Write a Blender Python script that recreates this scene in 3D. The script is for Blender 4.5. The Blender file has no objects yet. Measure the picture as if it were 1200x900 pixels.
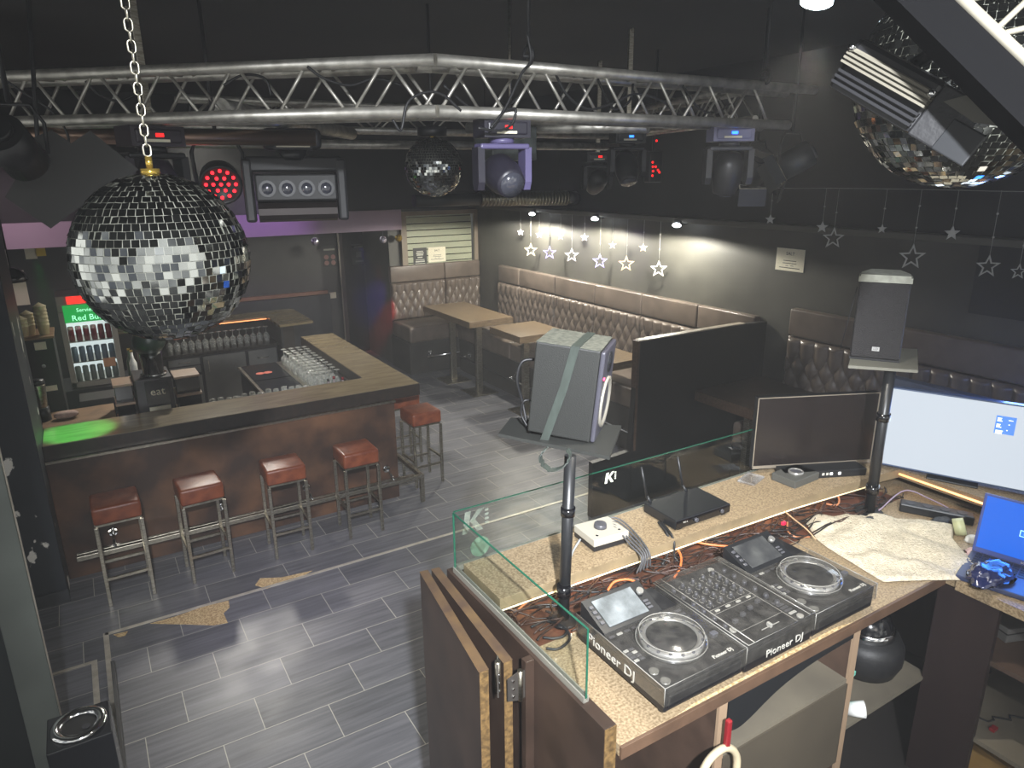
import bpy, bmesh, math, random
from mathutils import Vector, Matrix, Euler
random.seed(7)
PI = math.pi
R = math.radians
scene = bpy.context.scene
C = scene.collection

# ------------------------------------------------------------------ camera
FPX = 827.2
YAW, PIT, ROL = R(31.3028612), R(16.63355027), R(0.5006748)
CAM = Vector((0, 0, 3.15))
_f = Vector((math.sin(YAW)*math.cos(PIT), math.cos(YAW)*math.cos(PIT), -math.sin(PIT)))
_r = Vector((math.cos(YAW), -math.sin(YAW), 0))
_d = _f.cross(_r)
RX = _r*math.cos(ROL) + _d*math.sin(ROL)
DN = -_r*math.sin(ROL) + _d*math.cos(ROL)
cam_data = bpy.data.cameras.new('camera')
cam_data.sensor_width = 36.0
cam_data.lens = FPX/1200*36
cam_data.clip_start = 0.02
cam = bpy.data.objects.new('camera', cam_data)
m = Matrix((RX, -DN, -_f)).transposed().to_4x4()
m.translation = CAM
cam.matrix_world = m
C.objects.link(cam)
scene.camera = cam

def ray(px, py):
    return RX*((px-600)/FPX) + DN*((py-450)/FPX) + _f
def onz(px, py, z):
    r = ray(px, py); return CAM + r*((z-CAM.z)/r.z)
def onx(px, py, x):
    r = ray(px, py); return CAM + r*(x/r.x)
def ony(px, py, y):
    r = ray(px, py); return CAM + r*(y/r.y)

# ------------------------------------------------------------------ world, exposure, lights
vs = scene.view_settings
vs.view_transform = 'Standard'; vs.look = 'None'; vs.exposure = 0.68; vs.gamma = 1.0
vs.use_curve_mapping = False
world = bpy.data.worlds.new('world'); scene.world = world
world.use_nodes = True
bg = world.node_tree.nodes['Background']
bg.inputs[0].default_value = (0.92, 0.95, 1.0, 1)
bg.inputs[1].default_value = 1.0
_nt = world.node_tree
_tc = _nt.nodes.new('ShaderNodeTexCoord'); _nz = _nt.nodes.new('ShaderNodeTexNoise'); _nz.inputs['Scale'].default_value = 3.2; _nz.inputs['Detail'].default_value = 3
_rp = _nt.nodes.new('ShaderNodeValToRGB'); _e = _rp.color_ramp.elements
_e[0].position = 0.44; _e[0].color = (0.13, 0.14, 0.16, 1); _e[1].position = 0.60; _e[1].color = (1.15, 1.15, 1.08, 1)
_nt.links.new(_tc.outputs['Generated'], _nz.inputs['Vector']); _nt.links.new(_nz.outputs['Fac'], _rp.inputs[0]); _nt.links.new(_rp.outputs[0], bg.inputs[0])

def lamp(kind, name, loc, energy, color=(1, 1, 1), target=None, radius=0.05, spot=60, blend=0.4, size=(1, 1)):
    l = bpy.data.lights.new(name, kind); l.energy = energy; l.color = color
    if kind == 'AREA':
        l.shape = 'RECTANGLE'; l.size, l.size_y = size
    else:
        l.shadow_soft_size = radius
    if kind == 'SPOT':
        l.spot_size = R(spot); l.spot_blend = blend
    o = bpy.data.objects.new(name, l); o.location = loc
    if target is not None:
        o.rotation_euler = (Vector(target)-Vector(loc)).to_track_quat('-Z', 'Y').to_euler()
    C.objects.link(o); return o

WARMW = (1.0, 0.95, 0.82); COOLW = (0.86, 0.93, 1.0)
for i, y in enumerate((9.0, 7.5, 6.0)):
    lamp('SPOT', 'wall_spot_light', (5.62, y, 2.47), (110, 78, 80)[i], WARMW, (5.5, y, 0), 0.05, 174, 0.12)
lamp('SPOT', 'stage_lamp_light', (1.86, 1.42, 3.52), 66, (1.0, 0.93, 0.80), (1.6, 1.5, 1.7), 0.05, 120, 0.7)
lamp('SPOT', 'floor_flood_light', (-0.25, -1.05, 4.09), 1650, (0.93, 0.96, 1.0), (2.9, 5.2, 0), 0.06, 58, 1.0)
lamp('SPOT', 'bar_fill_light', (1.3, 9.3, 3.7), 260, (1.0, 0.95, 0.85), (1.6, 7.4, 1.0), 0.15, 96, 0.6)  # added fill over the bar, brightens the counter top
lamp('SPOT', 'purple_light', (2.4, 9.7, 3.05), 34, (0.62, 0.30, 1.0), (2.5, 11.0, 2.50), 0.1, 62, 0.8)
lamp('SPOT', 'pink_light', (-0.7, 9.5, 3.0), 30, (1.0, 0.72, 0.85), (-0.6, 11.0, 2.45), 0.1, 80, 0.8)
lamp('SPOT', 'green_laser_light', (-0.25, 6.1, 2.6), 190, (0.05, 1.0, 0.15), (-0.22, 6.50, 1.15), 0.02, 24, 0.6)
lamp('SPOT', 'blue_spot_light', (3.4, 9.6, 2.2), 380, (0.08, 0.05, 1.0), (4.55, 12.4, 0.75), 0.02, 17, 1.0)
lamp('SPOT', 'red_spot_light', (3.7, 9.8, 1.9), 240, (1.0, 0.02, 0.03), (4.6, 12.0, 0.3), 0.02, 18, 1.0)
lamp('SPOT', 'red_bench_light', (3.9, 9.6, 1.6), 9, (1.0, 0.03, 0.03), (4.38, 10.85, 0.85), 0.01, 16, 1.0)
lamp('SPOT', 'violet_floor_light', (0.4, 2.9, 3.2), 48, (0.35, 0.15, 1.0), (1.0, 4.9, 0), 0.05, 34, 1.0)
for y in (9.0, 8.0, 6.9):
    lamp('SPOT', 'violet_wall_light', (4.6, y-0.4, 3.1), 38, (0.30, 0.12, 1.0), (6.05, y, 2.15), 0.02, 24, 1.0)
lamp('POINT', 'stage_under_light', (2.0, 0.35, 1.9), 1.6, (1.0, 0.9, 0.8), radius=0.15)
lamp('POINT', 'blue_glow_fill', (3.45, 1.35, 2.22), 5.0, (0.16, 0.32, 1.0), radius=0.08)  # added blue fill behind the lit monitor, tints booth wall and haze

lamp('SPOT', 'blue_wall_fill', (3.95, 1.3, 2.35), 30, (0.25, 0.38, 1.0), (6.0, 2.7, 1.3), 0.05, 50, 1.0)  # added spot without a real lamp, tints the bench wall blue
# ------------------------------------------------------------------ materials
def lin(c):
    if isinstance(c, str):
        c = c.lstrip('#'); c = [int(c[i:i+2], 16)/255 for i in (0, 2, 4)]
    return tuple((x/12.92 if x <= 0.04045 else ((x+0.055)/1.055)**2.4) for x in c[:3]) + (1,)
_mats = {}
def mat(name, col, rough=0.5, metal=0.0, col2=None, scale=8.0, bump=0.0, bscale=None, emit=None, estr=0.0,
        stretch=None, detail=4.0, spec=None, contrast=None, coat=0.0):
    if name in _mats: return _mats[name]
    M = bpy.data.materials.new(name); M.use_nodes = True; nt = M.node_tree
    b = nt.nodes['Principled BSDF']
    b.inputs['Base Color'].default_value = lin(col)
    b.inputs['Roughness'].default_value = rough; b.inputs['Metallic'].default_value = metal
    if spec is not None: b.inputs['Specular IOR Level'].default_value = spec
    if coat: b.inputs['Coat Weight'].default_value = coat; b.inputs['Coat Roughness'].default_value = 0.15
    if emit: b.inputs['Emission Color'].default_value = lin(emit); b.inputs['Emission Strength'].default_value = estr
    if col2 or bump:
        tc = nt.nodes.new('ShaderNodeTexCoord'); mp = nt.nodes.new('ShaderNodeMapping')
        nt.links.new(tc.outputs['Object'], mp.inputs[0])
        if stretch: mp.inputs['Scale'].default_value = stretch
        nz = nt.nodes.new('ShaderNodeTexNoise'); nz.inputs['Scale'].default_value = scale
        nz.inputs['Detail'].default_value = detail
        nt.links.new(mp.outputs[0], nz.inputs['Vector'])
        if col2:
            rp = nt.nodes.new('ShaderNodeValToRGB')
            lo, hi = contrast or (0.35, 0.65)
            rp.color_ramp.elements[0].position = lo; rp.color_ramp.elements[1].position = hi
            rp.color_ramp.elements[0].color = lin(col); rp.color_ramp.elements[1].color = lin(col2)
            nt.links.new(nz.outputs['Fac'], rp.inputs[0]); nt.links.new(rp.outputs[0], b.inputs['Base Color'])
        if bump:
            n2 = nz
            if bscale:
                n2 = nt.nodes.new('ShaderNodeTexNoise'); n2.inputs['Scale'].default_value = bscale
                nt.links.new(mp.outputs[0], n2.inputs['Vector'])
            bp = nt.nodes.new('ShaderNodeBump'); bp.inputs['Strength'].default_value = bump
            bp.inputs['Distance'].default_value = 0.01
            nt.links.new(n2.outputs['Fac'], bp.inputs['Height']); nt.links.new(bp.outputs[0], b.inputs['Normal'])
    _mats[name] = M
    return M

def glass_mat(name, tint=(0.93, 0.97, 0.95), gloss=0.10, dust=0.0, rough=0.02, dscale=14.0, dustcol='#b8b8b8', fr=1.5):
    """thin clear sheet: see-through with a fresnel sheen and, where wanted, a film of dust or painted brightness"""
    if name in _mats: return _mats[name]
    M = bpy.data.materials.new(name); M.use_nodes = True; nt = M.node_tree
    for n in list(nt.nodes): nt.nodes.remove(n)
    out = nt.nodes.new('ShaderNodeOutputMaterial')
    tr = nt.nodes.new('ShaderNodeBsdfTransparent'); tr.inputs[0].default_value = (*tint, 1)
    gl = nt.nodes.new('ShaderNodeBsdfGlossy'); gl.inputs['Roughness'].default_value = rough
    fn = nt.nodes.new('ShaderNodeFresnel'); fn.inputs[0].default_value = fr
    ma = nt.nodes.new('ShaderNodeMath'); ma.operation = 'MULTIPLY_ADD'
    ma.inputs[1].default_value = 0.9; ma.inputs[2].default_value = gloss*0.3; ma.use_clamp = True
    geo = nt.nodes.new('ShaderNodeNewGeometry'); inv = nt.nodes.new('ShaderNodeMath'); inv.operation = 'MULTIPLY_ADD'
    inv.inputs[1].default_value = -1.0; inv.inputs[2].default_value = 1.0; nt.links.new(geo.outputs['Backfacing'], inv.inputs[0])
    fm = nt.nodes.new('ShaderNodeMath'); fm.operation = 'MULTIPLY'
    nt.links.new(fn.outputs[0], fm.inputs[0]); nt.links.new(inv.outputs[0], fm.inputs[1]); nt.links.new(fm.outputs[0], ma.inputs[0])
    mx = nt.nodes.new('ShaderNodeMixShader')
    nt.links.new(ma.outputs[0], mx.inputs[0]); nt.links.new(tr.outputs[0], mx.inputs[1]); nt.links.new(gl.outputs[0], mx.inputs[2])
    last = mx
    if dust:
        df = nt.nodes.new('ShaderNodeBsdfDiffuse'); df.inputs[0].default_value = lin(dustcol)
        tc = nt.nodes.new('ShaderNodeTexCoord'); nz = nt.nodes.new('ShaderNodeTexNoise')
        nz.inputs['Scale'].default_value = dscale; nz.inputs['Detail'].default_value = 8; nz.inputs['Roughness'].default_value = 0.7
        nt.links.new(tc.outputs['Object'], nz.inputs['Vector'])
        mr = nt.nodes.new('ShaderNodeMapRange'); mr.inputs[1].default_value = 0.38; mr.inputs[2].default_value = 0.72
        mr.inputs[3].default_value = dust*0.25; mr.inputs[4].default_value = dust
        nt.links.new(nz.outputs['Fac'], mr.inputs[0])
        m2 = nt.nodes.new('ShaderNodeMixShader'); nt.links.new(mr.outputs[0], m2.inputs[0])
        nt.links.new(mx.outputs[0], m2.inputs[1]); nt.links.new(df.outputs[0], m2.inputs[2]); last = m2
    nt.links.new(last.outputs[0], out.inputs[0])
    _mats[name] = M
    return M

steel = mat('brushed_steel', '#b9b3a4', 0.32, 1.0, '#8f897c', 30, stretch=(1, 1, 6))
alu = mat('truss_aluminium', '#bdbab2', 0.42, 0.75, '#9a978f', 18, bump=0.05)
chrome = mat('chrome', '#dcdcdc', 0.12, 1.0)
blackm = mat('black_matt', '#131315', 0.55, bump=0.1, scale=120)
blackp = mat('black_plastic', '#1a1b1d', 0.38)
blackg = mat('black_gloss', '#0d0d10', 0.12, coat=0.4)
darkfix = mat('fixture_body', '#18181b', 0.42)
greyfix = mat('fixture_grey', '#2c2d33', 0.45)
rubber = mat('cable_rubber', '#18181a', 0.5)
brownlea = mat('brown_leather', '#7d4228', 0.34, col2='#632e1b', scale=14, bump=0.18, bscale=160)
taupe = mat('taupe_leather', '#6a5f56', 0.33, col2='#5b5149', scale=5, bump=0.10, bscale=180)
benchbase = mat('bench_base', '#34322f', 0.55, col2='#292826', scale=3)
walnut = mat('walnut_top', '#776650', 0.28, col2='#605140', scale=6, stretch=(1.5, 9, 9))
walnutd = mat('walnut_dark', '#4b3a2e', 0.34, col2='#38291f', scale=6, stretch=(1.5, 9, 9))
rust = mat('rusty_brown_panel', '#33221b', 0.42, col2='#6b4a34', scale=2.6, detail=8, contrast=(0.40, 0.70))
slab = mat('counter_edge', '#1c1613', 0.4, col2='#2a201a', scale=20)
ctop = mat('counter_top', '#80735a', 0.24, col2='#6b5f4a', scale=4, stretch=(1, 5, 1))
paperm = mat('paper', '#e2dcc6', 0.7)
inkm = mat('ink', '#26241f', 0.7)
whitem = mat('white_plastic', '#d8d8d4', 0.4)
lam = mat('booth_laminate', '#3d2f27', 0.38, col2='#2c211b', scale=5, detail=6)
lamedge = mat('booth_raw_edge', '#6e5530', 0.7, col2='#453318', scale=60, bump=0.3)
lamtop = mat('booth_top_edge', '#43342a', 0.5, col2='#5c4830', scale=12)
stone = mat('desk_speckle', '#9c8a6e', 0.5, col2='#6e5c44', scale=130, detail=8, contrast=(0.36, 0.66), bump=0.05)
particle = mat('particle_board', '#d2b98a', 0.85, col2='#a3855a', scale=90, detail=4, bump=0.4, contrast=(0.4, 0.6))
greyshelf = mat('shelf_grey', '#6b6456', 0.6, col2='#5b554a', scale=4)
redm = mat('red_plastic', '#7c1a20', 0.4)
clear = glass_mat('clear_glass', (0.96, 0.985, 0.975), 0.10)
winegl = glass_mat('drinking_glass', (0.90, 0.92, 0.92), 0.5, dust=0.34, dscale=40, dustcol='#f4f4ec', fr=1.9)  # white film paints brightness into the glasses, they are not dusty
greenedge = mat('glass_green_edge', '#1d5240', 0.15, coat=0.3)
frost = mat('etched_mark', '#cfd6cc', 0.6)

# ------------------------------------------------------------------ mesh building
class MB:
    def __init__(s): s.bm = bmesh.new(); s.mi = 0
    def _fin(s, ret_verts, M=None, smooth=False):
        if M is not None: bmesh.ops.transform(s.bm, matrix=M, verts=ret_verts)
        fs = {f for v in ret_verts for f in v.link_faces}
        for f in fs: f.material_index = s.mi; f.smooth = smooth
        return s
    def box(s, x0, y0, z0, x1, y1, z1, bev=0.0, M=None, seg=2):
        r = bmesh.ops.create_cube(s.bm, size=1.0)
        T = Matrix.Translation(((x0+x1)/2, (y0+y1)/2, (z0+z1)/2)) @ Matrix.Diagonal((abs(x1-x0), abs(y1-y0), abs(z1-z0), 1))
        bmesh.ops.transform(s.bm, matrix=T, verts=r['verts'])
        vs_ = r['verts']
        if bev > 0:
            es = list({e for v in vs_ for e in v.link_edges})
            rr = bmesh.ops.bevel(s.bm, geom=es, offset=bev, segments=seg, affect='EDGES', profile=0.5)
            vs_ = list(set(rr['verts']) | {v for v in vs_ if v.is_valid})
        return s._fin(vs_, M, bev > 0 and seg > 2)
    def cyl(s, p0, p1, r0, r1=None, n=16, smooth=True, caps=True):
        p0, p1 = Vector(p0), Vector(p1); r1 = r0 if r1 is None else r1
        L = (p1-p0).length
        if L < 1e-6: return s
        q = (p1-p0).to_track_quat('Z', 'Y').to_matrix().to_4x4()
        r = bmesh.ops.create_cone(s.bm, cap_ends=caps, segments=n, radius1=r0, radius2=r1, depth=L)
        s._fin(r['verts'], Matrix.Translation((p0+p1)/2) @ q, False)
        if smooth:
            for f in {f for v in r['verts'] for f in v.link_faces}:
                if len(f.verts) == 4: f.smooth = True
        return s
    def tube(s, pts, r, n=8, closed=False, square=False):
        pts = [Vector(p) for p in pts]; k = len(pts); rings = []
        prev = None
        for i, p in enumerate(pts):
            a = pts[(i-1) % k] if (closed or i > 0) else p
            b = pts[(i+1) % k] if (closed or i < k-1) else p
            t = (b-a).normalized()
            if prev is None:
                up = Vector((0, 0, 1)) if abs(t.z) < 0.9 else Vector((1, 0, 0))
                u = t.cross(up).normalized()
            else:
                u = (prev - t*prev.dot(t))
                u = u.normalized() if u.length > 1e-6 else t.orthogonal().normalized()
            prev = u; w = t.cross(u)
            off = PI/4 if square else 0
            rings.append([s.bm.verts.new(p + (u*math.cos(off+2*PI*j/n) + w*math.sin(off+2*PI*j/n))*r) for j in range(n)])
        m_ = k if closed else k-1
        for i in range(m_):
            A, B = rings[i], rings[(i+1) % k]
            for j in range(n):
                f = s.bm.faces.new((A[j], A[(j+1) % n], B[(j+1) % n], B[j])); f.material_index = s.mi; f.smooth = not square
        if not closed:
            for ring in (rings[0], rings[-1]):
                f = s.bm.faces.new(ring); f.material_index = s.mi
        return s
    def lathe(s, prof, n=24, M=None, smooth=True):
        rings = []
        for r, z in prof:
            rings.append([s.bm.verts.new((r*math.cos(2*PI*j/n), r*math.sin(2*PI*j/n), z)) for j in range(n)] if r > 1e-5 else [s.bm.verts.new((0, 0, z))])
        for a, b in zip(rings, rings[1:]):
            for j in range(n):
                q = []
                for ring, idx in ((a, j), (a, (j+1) % n), (b, (j+1) % n), (b, j)):
                    v = ring[idx % len(ring)] if len(ring) > 1 else ring[0]
                    if v not in q: q.append(v)
                if len(q) >= 3:
                    f = s.bm.faces.new(q); f.material_index = s.mi; f.smooth = smooth
        if M is not None: bmesh.ops.transform(s.bm, matrix=M, verts=[v for r_ in rings for v in r_])
        return s
    def prism(s, poly, z0, z1, M=None, smooth=False):
        a = [s.bm.verts.new((p[0], p[1], z0)) for p in poly]; b = [s.bm.verts.new((p[0], p[1], z1)) for p in poly]
        fs = [s.bm.faces.new(list(reversed(a))), s.bm.faces.new(b)]
        k = len(poly)
        for i in range(k): fs.append(s.bm.faces.new((a[i], a[(i+1) % k], b[(i+1) % k], b[i])))
        for f in fs: f.material_index = s.mi
        if M is not None: bmesh.ops.transform(s.bm, matrix=M, verts=a+b)
        return s
    def ball(s, c, r, n=16, scale=(1, 1, 1)):
        q = bmesh.ops.create_uvsphere(s.bm, u_segments=n, v_segments=max(6, n//2), radius=r)
        return s._fin(q['verts'], Matrix.Translation(c) @ Matrix.Diagonal((*scale, 1)), True)
    def quad(s, pts):
        f = s.bm.faces.new([s.bm.verts.new(p) for p in pts]); f.material_index = s.mi; return s
    def build(s, name, mats, parent=None, loc=None, rot=None, M=None):
        bmesh.ops.recalc_face_normals(s.bm, faces=s.bm.faces)
        me = bpy.data.meshes.new(name); s.bm.to_mesh(me); s.bm.free()
        for x in (mats if isinstance(mats, (list, tuple)) else [mats]): me.materials.append(x)
        o = bpy.data.objects.new(name, me)
        if M is not None: o.matrix_world = M
        if loc is not None: o.location = loc
        if rot is not None: o.rotation_euler = rot
        if parent is not None: o.parent = parent
        C.objects.link(o); return o

def tag(o, label, cat, group=None, kind=None):
    o['label'] = label; o['category'] = cat
    if group: o['group'] = group
    if kind: o['kind'] = kind
    return o
def thing(name, label, cat, loc=(0, 0, 0), rot=(0, 0, 0), group=None):
    o = bpy.data.objects.new(name, None); o.empty_display_size = 0.1
    o.location = loc; o.rotation_euler = rot if hasattr(rot, '__len__') else (0, 0, rot)
    C.objects.link(o); return tag(o, label, cat, group)
def struct(o): o['kind'] = 'structure'; return o
ORD = ['first', 'second', 'third', 'fourth', 'fifth', 'sixth', 'seventh', 'eighth', 'ninth', 'tenth', 'eleventh', 'twelfth', 'thirteenth', 'fourteenth', 'fifteenth']
def copy_tree(o, parent=None):
    c = o.copy(); C.objects.link(c)
    if parent is not None: c.parent = parent
    for ch in [x for x in C.objects if x.parent == o]:
        copy_tree(ch, c)
    return c
def dup(o, label, loc, rot=None, group=None):
    c = copy_tree(o); c.location = loc
    if rot is not None: c.rotation_euler = rot if hasattr(rot, '__len__') else (0, 0, rot)
    c['label'] = label
    if group: c['group'] = group
    return c
def text(name, body, size, m_, parent, M, depth=0.0006, align='CENTER', sx=1.0):
    cu = bpy.data.curves.new(name, 'FONT'); cu.body = body; cu.size = size; cu.extrude = depth
    cu.align_x = align; cu.align_y = 'CENTER'; cu.resolution_u = 2
    t = bpy.data.objects.new(name, cu); C.objects.link(t)
    bpy.context.view_layer.update()
    me = bpy.data.meshes.new_from_object(t.evaluated_get(bpy.context.evaluated_depsgraph_get()))
    bpy.data.objects.remove(t); bpy.data.curves.remove(cu)
    me.transform(Matrix.Diagonal((sx, 1, 1, 1)))
    me.materials.clear(); me.materials.append(m_)
    o = bpy.data.objects.new(name, me); C.objects.link(o)
    if parent is not None: o.parent = parent
    o.matrix_local = M
    return o
def frame(origin, xdir, ydir):
    x = Vector(xdir).normalized(); y = Vector(ydir).normalized(); z = x.cross(y).normalized(); y = z.cross(x)
    m_ = Matrix((x, y, z)).transposed().to_4x4(); m_.translation = Vector(origin); return m_
def curve_pts(ctrl, n=8):
    """smooth path through control points"""
    P = [Vector(p) for p in ctrl]; P = [P[0]*2-P[1]] + P + [P[-1]*2-P[-2]]; out = []
    for i in range(1, len(P)-2):
        for j in range(n):
            t = j/n; a, b, c, d = P[i-1], P[i], P[i+1], P[i+2]
            out.append(0.5*((2*b) + (c-a)*t + (2*a-5*b+4*c-d)*t*t + (3*b-a-3*c+d)*t**3))
    out.append(P[-2]); return out

# ------------------------------------------------------------------ the setting
def tile_mat():
    M = bpy.data.materials.new('floor_tiles'); M.use_nodes = True; nt = M.node_tree; b = nt.nodes['Principled BSDF']
    N = lambda t: nt.nodes.new(t)
    def ma(op, a, b_=None, c=None):
        n = N('ShaderNodeMath'); n.operation = op
        for i, v in enumerate((a, b_, c)):
            if v is None: continue
            if isinstance(v, (int, float)): n.inputs[i].default_value = v
            else: nt.links.new(v, n.inputs[i])
        return n.outputs[0]
    tc = N('ShaderNodeTexCoord'); sp = N('ShaderNodeSeparateXYZ'); nt.links.new(tc.outputs['Object'], sp.inputs[0])
    v = ma('DIVIDE', ma('SUBTRACT', sp.outputs[1], 4.005-30.5), 0.305)
    row = ma('FLOOR', v); fv = ma('FRACT', v)
    u = ma('DIVIDE', ma('SUBTRACT', ma('ADD', sp.outputs[0], 61.5), ma('ADD', ma('MULTIPLY', row, 0.235), 0.135-0.235*100)), 0.615)
    fu = ma('FRACT', u); col_ = ma('FLOOR', u)
    g = ma('MAXIMUM', ma('LESS_THAN', fv, 0.016), ma('LESS_THAN', fu, 0.008))
    cb = N('ShaderNodeCombineXYZ'); nt.links.new(col_, cb.inputs[0]); nt.links.new(row, cb.inputs[1])
    wn = N('ShaderNodeTexWhiteNoise'); nt.links.new(cb.outputs[0], wn.inputs['Vector'])
    mp = N('ShaderNodeMapping'); mp.inputs['Scale'].default_value = (2.2, 34, 1); nt.links.new(tc.outputs['Object'], mp.inputs[0])
    va = N('ShaderNodeVectorMath'); va.operation = 'ADD'; nt.links.new(mp.outputs[0], va.inputs[0]); nt.links.new(wn.outputs['Color'], va.inputs[1])
    nz = N('ShaderNodeTexNoise'); nz.inputs['Scale'].default_value = 1.0; nz.inputs['Detail'].default_value = 6
    nt.links.new(va.outputs[0], nz.inputs['Vector'])
    f = ma('ADD', ma('MULTIPLY', nz.outputs['Fac'], 0.85), ma('MULTIPLY', wn.outputs['Value'], 0.22))
    rp = N('ShaderNodeValToRGB'); rp.color_ramp.elements[0].position = 0.30; rp.color_ramp.elements[1].position = 0.78
    rp.color_ramp.elements[0].color = lin('#47484d'); rp.color_ramp.elements[1].color = lin('#707075')
    nt.links.new(f, rp.inputs[0])
    mx = N('ShaderNodeMix'); mx.data_type = 'RGBA'; nt.links.new(g, mx.inputs[0])
    nt.links.new(rp.outputs[0], mx.inputs[6]); mx.inputs[7].default_value = lin('#aaa79c')
    nt.links.new(mx.outputs[2], b.inputs['Base Color'])
    n3 = N('ShaderNodeTexNoise'); n3.inputs['Scale'].default_value = 3; n3.inputs['Detail'].default_value = 6; nt.links.new(tc.outputs['Object'], n3.inputs['Vector'])
    nt.links.new(ma('MULTIPLY_ADD', n3.outputs['Fac'], 0.3, 0.26), b.inputs['Roughness'])
    bp = N('ShaderNodeBump'); bp.inputs['Strength'].default_value = 0.25; bp.inputs['Distance'].default_value = 0.004
    nt.links.new(ma('SUBTRACT', nz.outputs['Fac'], g), bp.inputs['Height']); nt.links.new(bp.outputs[0], b.inputs['Normal'])
    return M
tiles = tile_mat()
wallm = mat('wall_dark_paint', '#4b4a44', 0.5, col2='#403f3a', scale=2.5, detail=6)
wallup = mat('wall_black_paint', '#1d1d1f', 0.7, col2='#252527', scale=1.5)
ceilm = mat('ceiling_black', '#303031', 0.8, col2='#29292a', scale=1.2)
alcm = mat('alcove_paint', '#3a3a3a', 0.45, col2='#303031', scale=2)
bandm = mat('fascia_paint', '#a592a2', 0.6, col2='#978695', scale=0.8)
trimw = mat('floor_strip_metal', '#c4bdb0', 0.4, 0.3, col2='#aaa294', scale=12)
colm = mat('column_chipped', '#1f252c', 0.5, col2='#e8e4dc', scale=5.0, detail=5, contrast=(0.645, 0.66), stretch=(1, 1, 0.7))

struct(MB().box(-4, -2.5, -0.1, 6.05, 12.4, 0).build('floor', tiles))
struct(MB().box(1.02, -2.5, 0.0, 4.6, 2.0, 0.80).build('floor', mat('stage_floor', '#201c1a', 0.7)))
struct(MB().box(-4, -1.2, 4.2, 6.3, 12.6, 4.3).build('ceiling', ceilm))
struct(MB().box(6.05, -2.5, 0, 6.25, 12.6, 2.60).build('wall_right', wallm))
struct(MB().box(6.02, -2.5, 2.60, 6.25, 12.6, 4.2).build('wall_right', wallup))
struct(MB().box(-4.2, 5.5, 0, -4.0, 12.6, 4.2).build('wall_left', wallup))
w = MB(); w.box(4.40, 11.1, 0, 4.62, 12.4, 2.6); w.box(4.62, 11.1, 0, 6.05, 11.3, 1.60); w.box(4.62, 11.1, 2.56, 6.05, 11.3, 2.60)
struct(w.build('wall_back', wallm))
struct(MB().box(-4, 11.06, 2.60, 6.02, 11.3, 4.2).build('wall_back', wallup))
struct(MB().box(-4, 12.4, 0, 4.62, 12.6, 2.6).build('wall_back', alcm))
struct(MB().box(-4, 10.98, 2.28, 4.60, 11.06, 2.60, 0.004).build('trim_1', bandm))
t2 = MB(); t2.box(5.875, -1.2, 2.595, 6.05, 11.1, 2.65, 0.004); struct(t2.build('trim_2', mat('ledge_trim', '#57554d', 0.45)))
# metal strips let into the floor
t3 = MB(); t3.box(-0.25, 5.225, 0.0005, 6.0, 5.255, 0.004); t3.box(-0.262, 3.0, 0.0005, -0.228, 5.255, 0.004)
t3.box(-1.4, 4.93, 0.0005, -0.345, 4.955, 0.004); t3.box(-0.345, 3.6, 0.0005, -0.310, 4.955, 0.004)
struct(t3.build('trim_3', trimw))
k = MB(); k.box(-0.226, 2.6, 0, -0.205, 4.72, 0.11, 0.002); struct(k.build('trim_4', mat('kerb', '#2b2b2e', 0.5)))
# chipped tile patches showing chipboard
def patch(pts, lab):
    P = [onz(x, y, 0) for x, y in pts]
    mb = MB(); mb.prism([(p.x, p.y) for p in P], 0.0006, 0.0035)
    return tag(mb.build('bare_board_patch', particle), lab, 'floor patch')
patch([(176, 731), (205, 723), (236, 712), (268, 704), (269, 712), (262, 719), (267, 730), (250, 733), (222, 732)], 'larger triangular patch of bare chipboard beside the white floor strip')
patch([(299, 686), (305, 678), (330, 677), (366, 669), (352, 677), (330, 684), (312, 690)], 'small torn strip of bare chipboard beyond the white floor strip')
patch([(133, 744), (150, 740), (147, 745), (139, 747)], 'tiny bare chip at the corner of the white floor strip')
# left column and near post
struct(MB().box(-1.9, 5.88, 0, -0.462, 6.75, 4.2, 0.004).build('wall_column', colm))
struct(MB().box(-1.9, 5.86, 0, -0.455, 5.88, 0.10, 0.002).build('baseboard_column', mat('column_base', '#2c2e33', 0.5)))
dk = struct(MB().box(-0.62, 3.96, 0, -0.464, 4.03, 4.2, 0.004).build('door_2', mat('door_frame_grey', '#6d736e', 0.4, 0.3, col2='#5d625e', scale=2)))
struct(MB().box(-1.6, 3.98, 0, -0.62, 4.02, 4.2).build('door_leaf', mat('door_leaf_dark', '#1f2426', 0.3), dk))
struct(MB().tube([(-0.458, 3.957, 0), (-0.458, 3.957, 4.2)], 0.004, 6).build('door_edge_strip', trimw, dk))
# alcove door
d = struct(MB().box(4.03, 12.33, 0, 4.60, 12.40, 2.28, 0.004).build('door_1', mat('door_black', '#15151a', 0.25)))
MB().box(3.96, 12.32, 0, 4.03, 12.40, 2.28, 0.003).build('door_frame', mat('door_frame_dark', '#33292a', 0.4), d)
MB().box(3.94, 12.315, 0, 3.96, 12.34, 2.28).build('door_edge_strip', mat('edge_strip', '#8e8880', 0.3, 0.6), d)
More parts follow.
